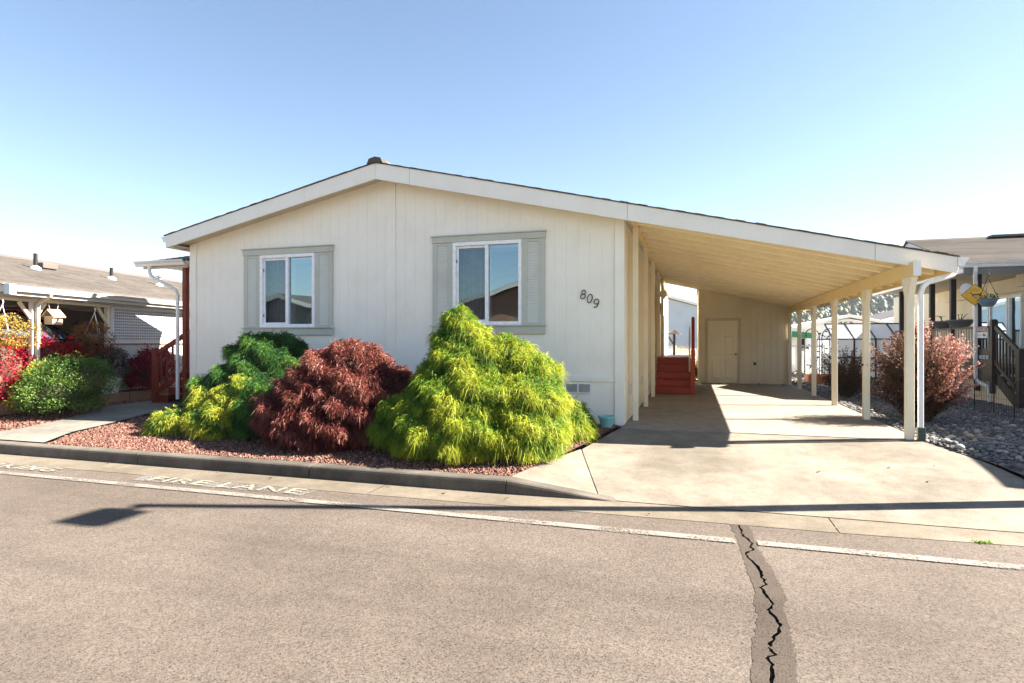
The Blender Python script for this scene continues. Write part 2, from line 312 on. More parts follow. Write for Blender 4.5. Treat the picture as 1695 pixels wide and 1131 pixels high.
for x0, x1 in ((-60, .335), (.50, 40)):
    sheet('edge_line', [(x0, 5.17), (x1, 5.17), (x1 - .02, 5.285), (x0, 5.285)], RZ + .010, 'linepaint', road)
sheet('paint_ground', [(-6.42, 5.42), (-4.05, 5.40), (-3.98, 5.64), (-6.5, 5.66)], RZ + .005, 'greypaint', road)
sheet('paint_ground', [(-10.4, 5.42), (-7.65, 5.42), (-7.55, 5.64), (-10.4, 5.66)], RZ + .005, 'greypaint', road)
text('road_lettering', 'FIRE LANE', 'textpaint', Matrix.Translation((-5.17, 5.53, RZ + .012)), road, 2.12, .20)
text('road_lettering', 'NO PARKING', 'textpaint', Matrix.Translation((-9.06, 5.53, RZ + .012)), road, 2.5, .20)
m = MB()
for (a, b) in ((-70, -60), (-12.5, -7.3), (-7.29, -3.4), (-3.39, 1.2), (1.21, 5.0), (5.01, 40)):
    m.add([(a, 5.66 + max(0, a) * .05, RZ + .004), (b, 5.66 + max(0, b) * .05, RZ + .004), (b, 6.16, RZ + .008), (a, 6.16, RZ + .008)], [(0, 1, 2, 3)])
struct(m.build('gutter_strip', 'gutterconcrete'))
kerb = struct(thing('kerb', None, None))
kp = [(6.10, -.36), (6.115, -.185), (6.125, -.160), (6.145, -.146), (6.28, -.140), (6.28, -.36)]
xs = [-1.95, -4.45, -7.15, -9.9, -12.6, -15.4, -18.2, -24, -32, -44, -60]
for a, b in zip(xs, xs[1:]):
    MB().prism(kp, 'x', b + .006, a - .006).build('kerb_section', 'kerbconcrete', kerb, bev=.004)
m = MB(); k2 = [(6.13, -.36), (6.135, -.293), (6.14, -.290), (6.16, -.288), (6.28, -.285), (6.28, -.36)]
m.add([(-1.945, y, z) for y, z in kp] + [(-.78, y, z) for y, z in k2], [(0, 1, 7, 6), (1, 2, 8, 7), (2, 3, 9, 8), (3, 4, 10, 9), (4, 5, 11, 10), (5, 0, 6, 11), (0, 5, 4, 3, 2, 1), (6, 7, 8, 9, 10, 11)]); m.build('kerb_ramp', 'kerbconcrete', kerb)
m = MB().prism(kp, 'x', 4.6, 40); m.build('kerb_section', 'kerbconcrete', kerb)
# driveway: gridded slab with left flare
drive = struct(thing('driveway', None, None))
def ledge(y): 
    pts = [(6.15, -.93), (8.0, -1.47), (9.42, -1.12)]
    for (a, xa), (b, xb) in zip(pts, pts[1:]):
        if y <= b: return xa + (xb - xa) * (y - a) / (b - a)
    return -1.12
def redge(y):
    pts = [(6.15, 3.62), (7.6, 3.45), (8.4, 3.34), (9.0, 3.12), (9.42, 2.98)]
    for (a, xa), (b, xb) in zip(pts, pts[1:]):
        if y <= b: return xa + (xb - xa) * (y - a) / (b - a)
    return 2.98
def apron(name, ya, yb, la, ra, mat, n=14):
    m = MB(); rows = [ya + (yb - ya) * i / n for i in range(n + 1)]; nc = 8
    for y in rows: m.v += [(la(y) + (ra(y) - la(y)) * j / nc, y, zdrive(y)) for j in range(nc + 1)]
    m.f += [(i * (nc + 1) + j, i * (nc + 1) + j + 1, (i + 1) * (nc + 1) + j + 1, (i + 1) * (nc + 1) + j) for i in range(n) for j in range(nc)]
    return m.build(name, mat, drive)
apron('drive_slab', 6.18, 9.40, lambda y: ledge(y) + .006, lambda y: redge(y) - .0, 'drive')
m = MB(); L0 = [(ledge(y) - .006, y, zdrive(y)) for y in (6.18, 6.6, 7.0, 7.5, 8.0)]
m.v = [(-1.94, 6.285, -.138), (-1.85, 6.7, -.135), (-1.74, 7.1, -.13), (-1.62, 7.55, -.12), (-1.485, 8.0, -.115)] + L0
m.f = [(i, i + 5, i + 6, i + 1) for i in range(4)]; m.build('drive_wing', 'drive', drive)
m = MB(); rr = [(redge(y) + .012, y, zdrive(y)) for y in (6.18, 6.8, 7.5)]; m.v = rr + [(4.6, 6.285, -.16), (4.1, 6.9, -.15), (3.48, 7.5, -.15)]; m.f = [(0, 3, 4, 1), (1, 4, 5, 2)]; m.build('drive_wing', 'drive', drive)
box(-1.09, 3.02, 9.42, 13.0, -.12, 0).build('carport_floor_slab', 'slab', drive, bev=.006); box(-1.09, 3.02, 13.01, 16.6, -.12, 0).build('carport_floor_slab', 'slab', drive, bev=.006); box(-1.09, 3.02, 16.61, 20.6, -.12, 0).build('carport_floor_slab', 'slab', drive, bev=.006)
walk = struct(thing('walkway', None, None)); wl = [(-10.9, 6.29), (-10.75, 7.0), (-10.85, 7.7), (-11.2, 8.5), (-11.6, 9.2), (-11.7, 10.0)]; wr = [(-9.15, 6.29), (-9.55, 7.0), (-9.65, 7.7), (-9.85, 8.5), (-10.1, 9.2), (-10.3, 10.0)]
for i in range(5):
    z = lambda x, y: zbed(y) + .02
    sheet('path_slab', [wl[i], wr[i], (wr[i + 1][0], wr[i + 1][1] - .008), (wl[i + 1][0], wl[i + 1][1] - .008)], 0, 'walk', walk, z)
sheet('path_slab', [(-11.7, 10.0), (-10.02, 10.0), (-10.02, 12.6), (-11.7, 12.6)], .02, 'walk', walk)
# planting beds
def bed(name, poly, mat): return struct(sheet(name, poly, 0, mat, None, lambda x, y: zbed(y)))
def gridbed(name, x0, x1, y0, y1, mat, dz=0):
    m = MB(); nx = max(2, int((x1 - x0) / .4)); ny = max(2, int((y1 - y0) / .4))
    for j in range(ny + 1):
        for i in range(nx + 1):
            x = x0 + (x1 - x0) * i / nx; y = y0 + (y1 - y0) * j / ny; m.v.append((x, y, zbed(y) + dz + .02 * math.sin(x * 2.1) * math.sin(y * 1.7)))
    m.f = [(j * (nx + 1) + i, j * (nx + 1) + i + 1, (j + 1) * (nx + 1) + i + 1, (j + 1) * (nx + 1) + i) for j in range(ny) for i in range(nx)]
    return struct(m.build(name, mat))
bed1 = struct(sheet('lava_rock_bed', [(-9.14, 6.285), (-1.95, 6.285), (-1.5, 7.98), (-1.13, 9.78), (-10.0, 9.78), (-10.0, 9.0), (-9.85, 8.5), (-9.65, 7.7), (-9.55, 7.0)], 0, 'lavasoil', None, lambda x, y: zbed(y) - .012))
bed2 = struct(sheet('lava_rock_bed', [(-30, 6.285), (-10.92, 6.285), (-10.77, 7.0), (-10.87, 7.7), (-11.22, 8.5), (-11.62, 9.2), (-11.72, 10.0), (-11.72, 12.6), (-10.02, 12.6), (-10.02, 24), (-13.9, 24), (-15.0, 12.0), (-13.5, 6.9), (-30, 6.9)], 0, 'lavasoil', None, lambda x, y: zbed(y) - .012))
bed3 = struct(sheet('gravel_bed', [(4.58, 6.285), (40, 6.285), (40, 8.5), (7.9, 8.5), (7.9, 24), (3.03, 24), (3.03, 9.42), (3.15, 9.0), (3.36, 8.4), (3.48, 7.5), (4.1, 6.9)], 0, 'gravelsoil', None, lambda x, y: zbed(y) - .03))
OCT = np.array([(1, 0, 0), (-1, 0, 0), (0, 1, 0), (0, -1, 0), (0, 0, 1), (0, 0, -1)], float); OF = np.array([(0, 2, 4), (2, 1, 4), (1, 3, 4), (3, 0, 4), (2, 0, 5), (1, 2, 5), (3, 1, 5), (0, 3, 5)])
def ico(k=1):
    bm = bmesh.new(); bmesh.ops.create_icosphere(bm, subdivisions=k, radius=1); v = np.array([q.co[:] for q in bm.verts]); f = np.array([[q.index for q in g.verts] for g in bm.faces]); bm.free(); return v, f
IV, IF = ico(); IV2, IF2 = ico(3)
def randrot(n):
    q = rng.normal(size=(n, 4)); q /= np.linalg.norm(q, axis=1)[:, None]; a, b, c, d = q.T
    return np.stack([np.stack([1 - 2 * (c * c + d * d), 2 * (b * c - a * d), 2 * (b * d + a * c)], 1), np.stack([2 * (b * c + a * d), 1 - 2 * (b * b + d * d), 2 * (c * d - a * b)], 1), np.stack([2 * (b * d - a * c), 2 * (c * d + a * b), 1 - 2 * (b * b + c * c)], 1)], 1)
def inpoly(P, poly):
    x, y = P[:, 0], P[:, 1]; r = np.zeros(len(P), bool); j = len(poly) - 1
    for i in range(len(poly)):
        xi, yi = poly[i]; xj, yj = poly[j]; r ^= ((yi > y) != (yj > y)) & (x < (xj - xi) * (y - yi) / (yj - yi + 1e-12) + xi); j = i
    return r
def rocks(name, poly, dens, smin, smax, mat, parent, base=(OCT, OF), flat=.75, dz=-.005, smooth=False, yaw_only=False):
    p = np.array(poly); x0, y0 = p.min(0); x1, y1 = p.max(0); n = int((x1 - x0) * (y1 - y0) * dens)
    P = rng.uniform((x0, y0), (x1, y1), (n, 2)); P = P[inpoly(P, poly)]; n = len(P)
    s = rng.uniform(smin, smax, n) * (1 + .6 * (rng.random(n) > .9)); V0, F0 = base
    V = V0[None] * rng.uniform(.65, 1.25, (n, len(V0), 1)) if not smooth else np.repeat(V0[None], n, 0) * rng.uniform(.88, 1.12, (n, len(V0), 1))
    V = V * rng.uniform(.7, 1.3, (n, 1, 3))
    if yaw_only: V[:, :, 2] *= flat; a = rng.uniform(0, 6.28, n); c, d = np.cos(a), np.sin(a); V = np.stack([V[:, :, 0] * c[:, None] - V[:, :, 1] * d[:, None], V[:, :, 0] * d[:, None] + V[:, :, 1] * c[:, None], V[:, :, 2]], 2)
    else: V = np.einsum('nij,nkj->nki', randrot(n), V); V[:, :, 2] *= flat
    V = V * s[:, None, None]; z = np.array([zbed(y) for y in P[:, 1]]) + s * .25 + dz
    V[:, :, 0] += P[:, 0:1]; V[:, :, 1] += P[:, 1:2]; V[:, :, 2] += z[:, None]
    F = (F0[None] + (np.arange(n) * len(V0))[:, None, None]).reshape(-1, 3); tone = np.repeat(rng.random(n) ** 1.2, len(V0))
    return group_np(name, V.reshape(-1, 3), F, mat, parent, tone, 'stuff', smooth)
rocks('lava_rocks', [(-9.12, 6.3), (-1.97, 6.3), (-1.52, 7.98), (-1.16, 9.7), (-2.4, 9.7), (-2.4, 7.6), (-9.62, 7.6), (-9.52, 7.0)], 1900, .009, .02, 'lavarock', bed1)
rocks('lava_rocks', [(-9.62, 7.6), (-2.4, 7.6), (-2.4, 9.7), (-9.95, 9.7), (-9.95, 9.0), (-9.83, 8.5)], 500, .012, .024, 'lavarock', bed1)
rocks('lava_rocks', [(-14.0, 6.3), (-10.95, 6.3), (-10.8, 7.0), (-10.9, 7.7), (-11.25, 8.5), (-11.65, 9.2), (-11.75, 12.4), (-14.8, 12.4), (-13.4, 7)], 800, .013, .026, 'lavarock', bed2)
gp = [(4.58, 6.3), (7.0, 6.3), (7.6, 16), (6.35, 16.5), (6.35, 20), (3.05, 20), (3.05, 9.42), (3.17, 9.0), (3.38, 8.4), (3.5, 7.5), (4.1, 6.9)]
rocks('river_gravel', gp, 700, .008, .020, 'riverrock', bed3, (IV, IF), .55, -.012, True, True)
rocks('river_gravel', gp, 520, .014, .038, 'riverrock', bed3, (IV, IF), .55, -.03, True, True)
rocks('river_gravel', [(3.02, 20), (12, 20), (14, 30), (0, 30), (0, 21)], 25, .03, .06, 'riverrock', bed3, (IV, IF), .55, -.02, True, True)
# larger stones one by one, nearest first along the driveway edge
bases = []
for k in range(6):
    bm = bmesh.new(); bmesh.ops.create_icosphere(bm, subdivisions=2, radius=1)
    for v in bm.verts: v.co *= 1 + .18 * math.sin(v.co.x * 2.3 + k) * math.cos(v.co.y * 1.9 + k * 2); v.co.z *= .52; v.co.y *= .72
    me = bpy.data.meshes.new('river_stone'); bm.to_mesh(me); bm.free(); me.polygons.foreach_set('use_smooth', [True] * len(me.polygons)); me.materials.append(M['riverstone']); bases.append(me)
cnt = 0
while cnt < 170:
    x = random.uniform(3.1, 5.6); y = random.uniform(6.9, 13.5) if cnt > 80 else random.uniform(7.2, 9.8)
    if x < (redge(y) + .10 if y < 9.42 else 3.12) or x > .46 * y + .4 or (y < 7.5 and x < 3.5 + (7.5 - y)): continue
    if cnt <= 90 and x > redge(min(y, 9.4)) + .9: continue
    o = bpy.data.objects.new('river_stone', random.choice(bases)); COL.objects.link(o); o.parent = bed3
    s = random.uniform(.028, .058) * (1.6 if random.random() > .9 else 1); o.location = (x, y, zbed(y) + s * .2); o.scale = (s, s * random.uniform(.8, 1.1), s * random.uniform(.8, 1.2)); o.rotation_euler = (random.uniform(-.3, .3), random.uniform(-.3, .3), random.uniform(0, 6.28)); cnt += 1

# ---------------------------------------------------------------- the house
RX = -5.45
def zr(x): return 4.56 - .219 * (RX - x) if x < RX else 4.56 - .232 * (x - RX)
YF, XL, XR, YB = 9.78, -10.0, -1.1, 27.0
house = thing('mobile_home', 'long low cream house with gable front, two shuttered windows and number 809', 'house', (-5.55, 9.78, 0))
holes = [(-8.24, -6.99, 1.65, 3.06), (-4.10, -2.84, 1.66, 3.11)]
m = MB()
def wallpiece(x0, x1, z0, z1=None):
    xs_ = [x0] + ([RX] if x0 < RX < x1 else []) + [x1]
    top = [(x, zr(x) - .19) for x in xs_] if z1 is None else [(x1 if i else x0, z1) for i in range(2)]
    m.prism([(x0, z0), (x1, z0)] + top[::-1], 'y', YF + .018, YF + .04)
px0 = XL
for (a, b, c, d) in holes:
    wallpiece(px0, a, -.05); wallpiece(a, b, -.05, c); wallpiece(a, b, d); px0 = b
wallpiece(px0, XR, -.05)
m.prism([(YF + .12, -.05), (YB, -.05), (YB, zr(XL) - .15), (YF + .12, zr(XL) - .15)], 'x', XL, XL + .1)
m.prism([(YF + .12, -.05), (YB, -.05), (YB, zr(XR) - .15), (YF + .12, zr(XR) - .15)], 'x', XR - .1, XR)
m.prism([(XL, -.05), (XR, -.05), (XR, zr(XR) - .15), (RX, zr(RX) - .15), (XL, zr(XL) - .15)], 'y', YB, YB + .1)
wall = m.build('wall', 'cream', house)
box(XL + .1, XR - .1, YF + .12, YB, .6, .7).build('floor', 'ntaupe', house)
x = XL + .145; k = 0
while x < XR - .15:
    x1 = min(x + .2, XR - .145); xa, xb = x + .0012, x1 - .0012
    if not (-5.45 < (xa + xb) / 2 < -5.25):
        spans = [(.775, None)]
        for (a, b, c, d) in holes:
            if xb > a + .002 and xa < b - .002: spans = [(.775, c - .01), (d + .01, None)]
        for z0, z1 in spans:
            t0, t1 = (z1, z1) if z1 else (zr(xa) - .18, zr(xb) - .18)
            poly = [(xa, z0), (xb, z0), (xb, t1)] + ([(RX, zr(RX) - .18)] if (not z1 and xa < RX < xb) else []) + [(xa, t0)]
            MB().prism(poly, 'y', YF + .0138 + .0006 * random.random(), YF + .0185).build('siding_plank', 'cream', wall)
    x = x1
x = XL + .145
while x < XR - .15:
    x1 = min(x + .4, XR - .145)
    box(x + .0015, x1 - .0015, YF + .0138, YF + .0185, .0, .692).build('skirting_board', 'cream', wall); x = x1
box(XL - .005, XR + .005, YF - .012, YF + .017, .695, .77).build('trim_band', 'cream', wall, bev=.003)
MB().prism([(XL - .012, -.02), (XL + .14, -.02), (XL + .14, zr(XL + .14) - .2), (XL - .012, zr(XL) - .2)], 'y', YF - .02, YF + .017).build('corner_trim', 'cream', wall, bev=.003)
MB().prism([(XR - .14, -.02), (XR + .012, -.02), (XR + .012, zr(XR) - .2), (XR - .14, zr(XR - .14) - .2)], 'y', YF - .02, YF + .017).build('corner_trim', 'cream', wall, bev=.003)
box(XR + .001, XR + .014, YF + .03, YF + .16, -.02, zr(XR) - .2).build('corner_trim', 'cream', wall)
MB().prism([(-5.45, .775), (-5.26, .775), (-5.26, zr(-5.26) - .18), (-5.45, zr(RX) - .18)], 'y', YF - .008, YF + .017).build('seam_batten', 'cream', wall, bev=.003)
m = MB()
for i in range(60):
    y = 9.96 + i * .285
    if y > YB - .3: break
    m.box(XR + .001, XR + .012, y + .006, y + .279, .0, .69); m.box(XR + .001, XR + .012, y + .006, y + .279, .76, 3.31)
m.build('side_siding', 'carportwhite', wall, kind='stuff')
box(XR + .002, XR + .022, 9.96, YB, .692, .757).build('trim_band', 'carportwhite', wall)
m = MB()
for i in range(50):
    y = 9.9 + i * .34
    if y < YB - .4: m.box(XL - .012, XL - .001, y + .006, y + .334, 0, 3.2)
m.build('side_siding', 'cream', wall, kind='stuff')
def vent(x0, x1, z0, z1, y):
    f = MB().box(x0, x1, y - .012, y, z0, z0 + .014).box(x0, x1, y - .012, y, z1 - .014, z1).box(x0, x0 + .014, y - .012, y, z0 + .014, z1 - .014).box(x1 - .014, x1, y - .012, y, z0 + .014, z1 - .014).box((x0 + x1) / 2 - .012, (x0 + x1) / 2 + .012, y - .012, y, z0 + .014, z1 - .014).build('crawlspace_vent', 'vinyl', house)
    s = MB()
    for j in range(8):
        z = z0 + .02 + j * (z1 - z0 - .04) / 8
        for a, b in ((x0 + .016, (x0 + x1) / 2 - .014), ((x0 + x1) / 2 + .014, x1 - .016)): s.bar((a, y - .004, z + .006), (b, y - .004, z + .006), .010, .006)
    s.build('louver', 'ventgrey', f, kind='stuff'); box(x0 + .012, x1 - .012, y - .002, y + .0015, z0 + .012, z1 - .012).build('backing', 'potgrey', f)
vent(-2.07, -1.64, .50, .66, YF + .003)
for y in (10.6, 12.9, 15.0):
    MB().box(XR + .013, XR + .022, y, y + .35, .42, .60).build('crawlspace_vent', 'ventgrey', house)
def window(hole, hx0, hx1, ztop, zbot):
    a, b, c, d = hole; mid = (a + b) / 2; y = YF
    fr = MB().box(a - .01, b + .01, y - .035, y + .09, d - .055, d + .012).box(a - .01, b + .01, y - .035, y + .09, c - .012, c + .05).box(a - .01, a + .05, y - .034, y + .089, c + .05, d - .055).box(b - .05, b + .01, y - .034, y + .089, c + .05, d - .055).box(mid - .03, mid + .03, y - .030, y + .088, c + .05, d - .055).build('window', 'vinyl', house, bev=.006)
    MB().box(a + .052, mid - .032, y + .01, y + .045, d - .095, d - .057).box(a + .052, mid - .032, y + .01, y + .045, c + .052, c + .085).box(a + .052, a + .09, y + .011, y + .044, c + .086, d - .096).build('sash', 'vinyl', fr, bev=.004)
    MB().add([(a + .09, y + .025, c + .085), (mid - .03, y + .025, c + .085), (mid - .03, y + .025, d - .095), (a + .09, y + .025, d - .095)], [(0, 1, 2, 3)]).build('pane', 'screen_glass', fr)
    MB().add([(mid + .03, y + .02, c + .05), (b - .05, y + .02, c + .05), (b - .05, y + .02, d - .055), (mid + .03, y + .02, d - .055)], [(0, 1, 2, 3)]).build('pane', 'glass', fr)
    for i in range(2): box(a + .052, a + .066, y + .002, y + .012, c + .2 + i * .9, c + .25 + i * .9).build('latch', 'blackmetal', fr)
    cu = MB(); n = 60; w_ = mid - a - .05
    for i in range(n + 1):
        x_ = a - .1 + (w_ + .16) * i / n; yy = y + .24 + .025 * math.sin(i * 1.1) + .01 * math.sin(i * 2.7); cu.v += [(x_, yy, c - .3), (x_, yy, d + .05)]
    cu.f = [(2 * i, 2 * i + 2, 2 * i + 3, 2 * i + 1) for i in range(n)]; cu.build('curtain', 'curtain', fr, smooth=True)
    bl = MB().box(a - .05, b + .05, y + .13, y + .19, d - .09, d + .02)
    for i in range(3): bl.bar((mid, y + .16, d - .11 - i * .02), (b + .04, y + .16, d - .11 - i * .02), .04, .004)
    bl.build('blind', 'vinyl', fr)
    hd = MB().box(hx0 + .012, hx1 - .012, y - .045, y + .003, d + .013, ztop - .02).box(hx0 - .012, hx1 + .012, y - .07, y + .003, ztop - .019, ztop).build('window_header', 'sage', house, bev=.004)
    si = MB().box(hx0 + .012, hx1 - .012, y - .035, y + .003, zbot, c - .035).box(hx0 - .01, hx1 + .01, y - .065, y + .003, c - .034, c - .013).build('window_sill_trim', 'sage', house, bev=.004)
    for s0, s1 in ((hx0 + .02, a - .012), (b + .012, hx1 - .02)):
        wd = s1 - s0; e = wd * .24
        sh = MB().box(s0, s0 + e, y - .028, y + .003, c - .012, d + .012).box(s1 - e, s1, y - .028, y + .003, c - .012, d + .012).box(s0 + e, s1 - e, y - .027, y + .002, d - .04, d + .011).box(s0 + e, s1 - e, y - .027, y + .002, c - .011, c + .03).build('shutter', 'sage', house, bev=.003)
        lo = MB(); nn = 30
        for j in range(nn):
            z = c + .03 + (d - c - .07) * (j + .5) / nn; h = (d - c - .07) / nn
            lo.add([(s0 + e, y - .024, z - h * .48), (s1 - e, y - .024, z - h * .48), (s1 - e, y - .008, z + h * .5), (s0 + e, y - .008, z + h * .5), (s0 + e, y - .006, z - h * .5), (s1 - e, y - .006, z - h * .5)], [(0, 1, 2, 3), (0, 4, 5, 1)])
        lo.box(s0 + e, s1 - e, y - .004, y + .001, c + .03, d - .04); lo.build('louver', 'shutter', sh, kind='stuff')
window(holes[0], -8.66, -6.57, 3.205, 1.485); window(holes[1], -4.52, -2.40, 3.25, 1.49)
# digits of the house number, swept strokes
def digit(name, strokes, x, z, h):
    m = MB()
    for st in strokes:
        m.tube([(x + (u - .35) * h + (v - .5) * h * .16, YF - .004, z + (v - .5) * h) for u, v, r in st], [r * h for u, v, r in st], 8)
    m.build(name, 'numblack', house, smooth=True)
def arc(cx, cy, rx, ry, a0, a1, r0, r1, n=18): return [(cx + rx * math.cos(R(a0 + (a1 - a0) * i / n)), cy + ry * math.sin(R(a0 + (a1 - a0) * i / n)), r0 + (r1 - r0) * abs(math.sin(math.pi * i / n))) for i in range(n + 1)]
digit('number_eight', [arc(.35, .74, .21, .23, 0, 360, .05, .05), arc(.35, .28, .26, .26, 0, 360, .05, .05)], -1.765, 2.145, .150)
digit('number_zero', [arc(.35, .5, .27, .47, 0, 360, .06, .045)], -1.655, 2.075, .150)
digit('number_nine', [arc(.33, .68, .26, .28, 0, 360, .05, .05), [(.59, .70, .055), (.58, .5, .06), (.52, .28, .06), (.40, .08, .055), (.25, .03, .05), (.12, .10, .065)]], -1.545, 1.995, .150)
# fascia boards, roof
def rake(x0, x1, h0, h1, parent, y=9.385):
    MB().prism([(x0, zr(x0) - h0), (x1, zr(x1) - h1), (x1, zr(x1) - .004), (x0, zr(x0) - .004)], 'y', y, y + .035).build('fascia_board', 'trimwhite', parent, bev=.004)
rake(-10.24, -6.93, .255, .275, house); rake(-6.925, RX - .002, .275, .29, house); rake(RX + .002, -4.78, .29, .288, house); rake(-4.775, -1.0, .288, .265, house)
MB().prism([(9.42, zr(-10.24) - .25), (YB + .3, zr(-10.24) - .25), (YB + .3, zr(-10.24) - .004), (9.42, zr(-10.24) - .004)], 'x', -10.24, -10.21).build('fascia_board', 'trimwhite', house)
box(-10.209, XL - .02, 9.421, YB, zr(-10.24) - .22, zr(-10.24) - .20).build('soffit', 'soffit', house)
def slab(x0, x1, y0, y1, lo, hi): return MB().prism([(x0, zr(x0) + lo), (x1, zr(x1) + lo), (x1, zr(x1) + hi), (x0, zr(x0) + hi)], 'y', y0, y1)
d1 = slab(-10.205, RX, 9.421, YB + .3, -.19, -.004); d1.build('roof_deck', 'soffit', house); slab(RX + .001, -.99, 9.421, YB + .3, -.19, -.004).build('roof_deck', 'soffit', house)
def ragged(x0, x1, y0, y1, name, parent):
    m = MB(); n = int((x1 - x0) / .14)
    for i in range(n):
        a = x0 + (x1 - x0) * i / n; b = x0 + (x1 - x0) * (i + 1) / n; e = random.uniform(-.006, .006); t = .012 + .006 * (i % 2) + random.uniform(-.002, .004)
        m.prism([(a, zr(a) - .003), (b, zr(b) - .003), (b, zr(b) + t), (a, zr(a) + t)], 'y', y0 + e, y0 + 3)
    m.prism([(x0, zr(x0) - .002), (x1, zr(x1) - .002), (x1, zr(x1) + .011), (x0, zr(x0) + .011)], 'y', y0 + 2.9, y1)
    return m.build(name, 'shingle_house', parent, kind='stuff')
ragged(-10.28, RX, 9.365, YB + .3, 'roof_shingles', house); ragged(RX, -.97, 9.365, YB + .3, 'roof_shingles', house)
MB().prism([(RX - .16, zr(RX - .16) + .02), (RX - .12, zr(RX) + .075), (RX, zr(RX) + .105), (RX + .12, zr(RX) + .075), (RX + .16, zr(RX + .16) + .02)], 'y', 9.36, YB + .3).build('ridge_cap', 'shingle_house', house)
def gutter_x(xw, y0, y1, ztop, sgn, parent, name='gutter'):   # gutter running along y, its back at xw, opening away by sgn
    p = [(xw, ztop), (xw, ztop - .11), (xw + sgn * .07, ztop - .11), (xw + sgn * .085, ztop - .06), (xw + sgn * .12, ztop - .02), (xw + sgn * .12, ztop), (xw + sgn * .11, ztop), (xw + sgn * .075, ztop - .05), (xw + sgn * .06, ztop - .098), (xw + sgn * .012, ztop - .098), (xw + sgn * .012, ztop)]
    m = MB().prism(p, 'y', y0, y1)
    cap = [p[0], p[1], p[2], p[3], p[4], p[5]]; m.prism(cap, 'y', y0 - .004, y0 - .001)
    return m.build(name, 'gutterwhite', parent)
gutter_x(-10.245, 9.40, YB, zr(-10.24) - .02, -1, house)
# side of the house inside the carport: door light and wreath, window trim
sw = MB().box(XR + .015, XR + .05, 18.2, 18.3, .95, 3.05).box(XR + .015, XR + .05, 19.2, 19.3, .95, 3.05).box(XR + .015, XR + .05, 18.3, 19.2, 2.95, 3.05).build('side_door', 'carport', house)
box(XR + .013, XR + .035, 18.3, 19.2, .95, 2.95).build('door_leaf', 'doorcream', sw)
tr = MB().box(XR + .015, XR + .06, 16.2, 16.3, 1.7, 3.0).box(XR + .015, XR + .06, 17.3, 17.4, 1.7, 3.0).box(XR + .015, XR + .06, 16.3, 17.3, 2.9, 3.0).box(XR + .015, XR + .06, 16.3, 17.3, 1.7, 1.8).build('window', 'carport', house); box(XR + .016, XR + .03, 16.3, 17.3, 1.8, 2.9).build('pane', 'carblack', tr)
MB().lathe([(.02, -.02), (.05, .0), (.10, .06), (.12, .14), (.09, .23), (.03, .26)], (XR + .16, 19.6, 2.75), 14).build('porch_light', 'plasticwhite', house, smooth=True)
MB().tube([(XR + .07, 18.78 + .17 * math.cos(a * .3927), 2.38 + .17 * math.sin(a * .3927)) for a in range(17)], .05, 8).build('wreath', 'dusk_leaf', house)

# ---------------------------------------------------------------- carport
carport = thing('carport', 'cream attached carport with sloping open rafter roof on slim posts', 'carport', (1.0, 9.5, 0))
rake(-.995, 2.42, .265, .235, carport); rake(2.425, 3.40, .235, .225, carport)
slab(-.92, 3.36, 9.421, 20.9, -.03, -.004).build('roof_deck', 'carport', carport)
ragged(-.968, 3.42, 9.365, 20.9, 'roof_shingles', carport)
for i in range(18):
    y = 10.02 + i * .61
    slab(-.915, 3.34, y, y + .10, -.185, -.031).build('rafter', 'rafterlit', carport, bev=.004)
MB().prism([(9.42, zr(3.40) - .20), (20.9, zr(3.40) - .20), (20.9, zr(3.40) - .006), (9.42, zr(3.40) - .006)], 'x', 3.365, 3.40).build('eave_board', 'carport', carport, bev=.004)
box(-1.0, -.92, 9.6, 20.7, 3.335, 3.485).build('ledger_beam', 'carport', carport, bev=.006)
box(2.83, 2.91, 9.2, 20.6, 2.25, 2.445).build('beam', 'carport', carport, bev=.006)
box(2.825, 2.915, 9.185, 9.198, 2.245, 2.45).build('beam_end_cap', 'gutterwhite', carport)
for y in (10.37, 12.65, 14.91, 17.2, 19.4):
    box(-1.005, -.915, y - .045, y + .045, 0, 3.334).build('post', 'carportwhite', carport, bev=.006)
for y in (9.5, 11.66, 14.08, 16.35, 18.45, 20.25):
    p = box(2.82, 2.92, y - .05, y + .05, 0, 2.249).build('post', 'carportwhite', carport, bev=.006)
    for s in (-1, 1): MB().prism([(y + s * .051, 1.93), (y + s * .051, 2.248), (y + s * .19, 2.248), (y + s * .19, 2.20)], 'x', 2.832, 2.908).build('knee_brace', 'carportwhite', p)
gutter_x(3.402, 9.36, 20.9, zr(3.40) - .02, 1, carport)
MB().tube([(3.46, 9.60, 2.40), (3.45, 9.60, 2.33), (3.40, 9.57, 2.27), (3.30, 9.54, 2.235), (3.10, 9.47, 2.18), (3.02, 9.44, 2.12), (2.985, 9.43, 2.02), (2.985, 9.43, .17)], .042, 4, R(45)).build('downspout', 'gutterwhite', carport, bev=.01)
box(2.945, 3.035, 9.38, 9.48, -.03, .18).build('downspout_base', 'darkplastic', carport, bev=.01)
# storage room at the far end of the carport
store = thing('storage_room', 'cream plank storage room with panelled door at the back of the carport', 'shed', (1.5, 20.36, 0)); YS = 20.36
zt = lambda x: zr(x) - .175
m = MB(); 
m.prism([(.14, 0), (.44, 0), (.44, zt(.44)), (.14, zt(.14))], 'y', YS + .017, YS + .1).prism([(.44, 2.03), (1.37, 2.03), (1.37, zt(1.37)), (.44, zt(.44))], 'y', YS + .017, YS + .1).prism([(1.37, 0), (2.9, 0), (2.9, zt(2.9)), (1.37, zt(1.37))], 'y', YS + .017, YS + .1)
m.prism([(YS + .1, 0), (24, 0), (24, zt(.14)), (YS + .1, zt(.14))], 'x', .14, .22); m.prism([(YS + .1, 0), (24, 0), (24, zt(2.9)), (YS + .1, zt(2.9))], 'x', 2.82, 2.9); m.box(.22, 2.82, 23.9, 24, 0, 2.2)
sw_ = m.build('wall', 'storage', store)
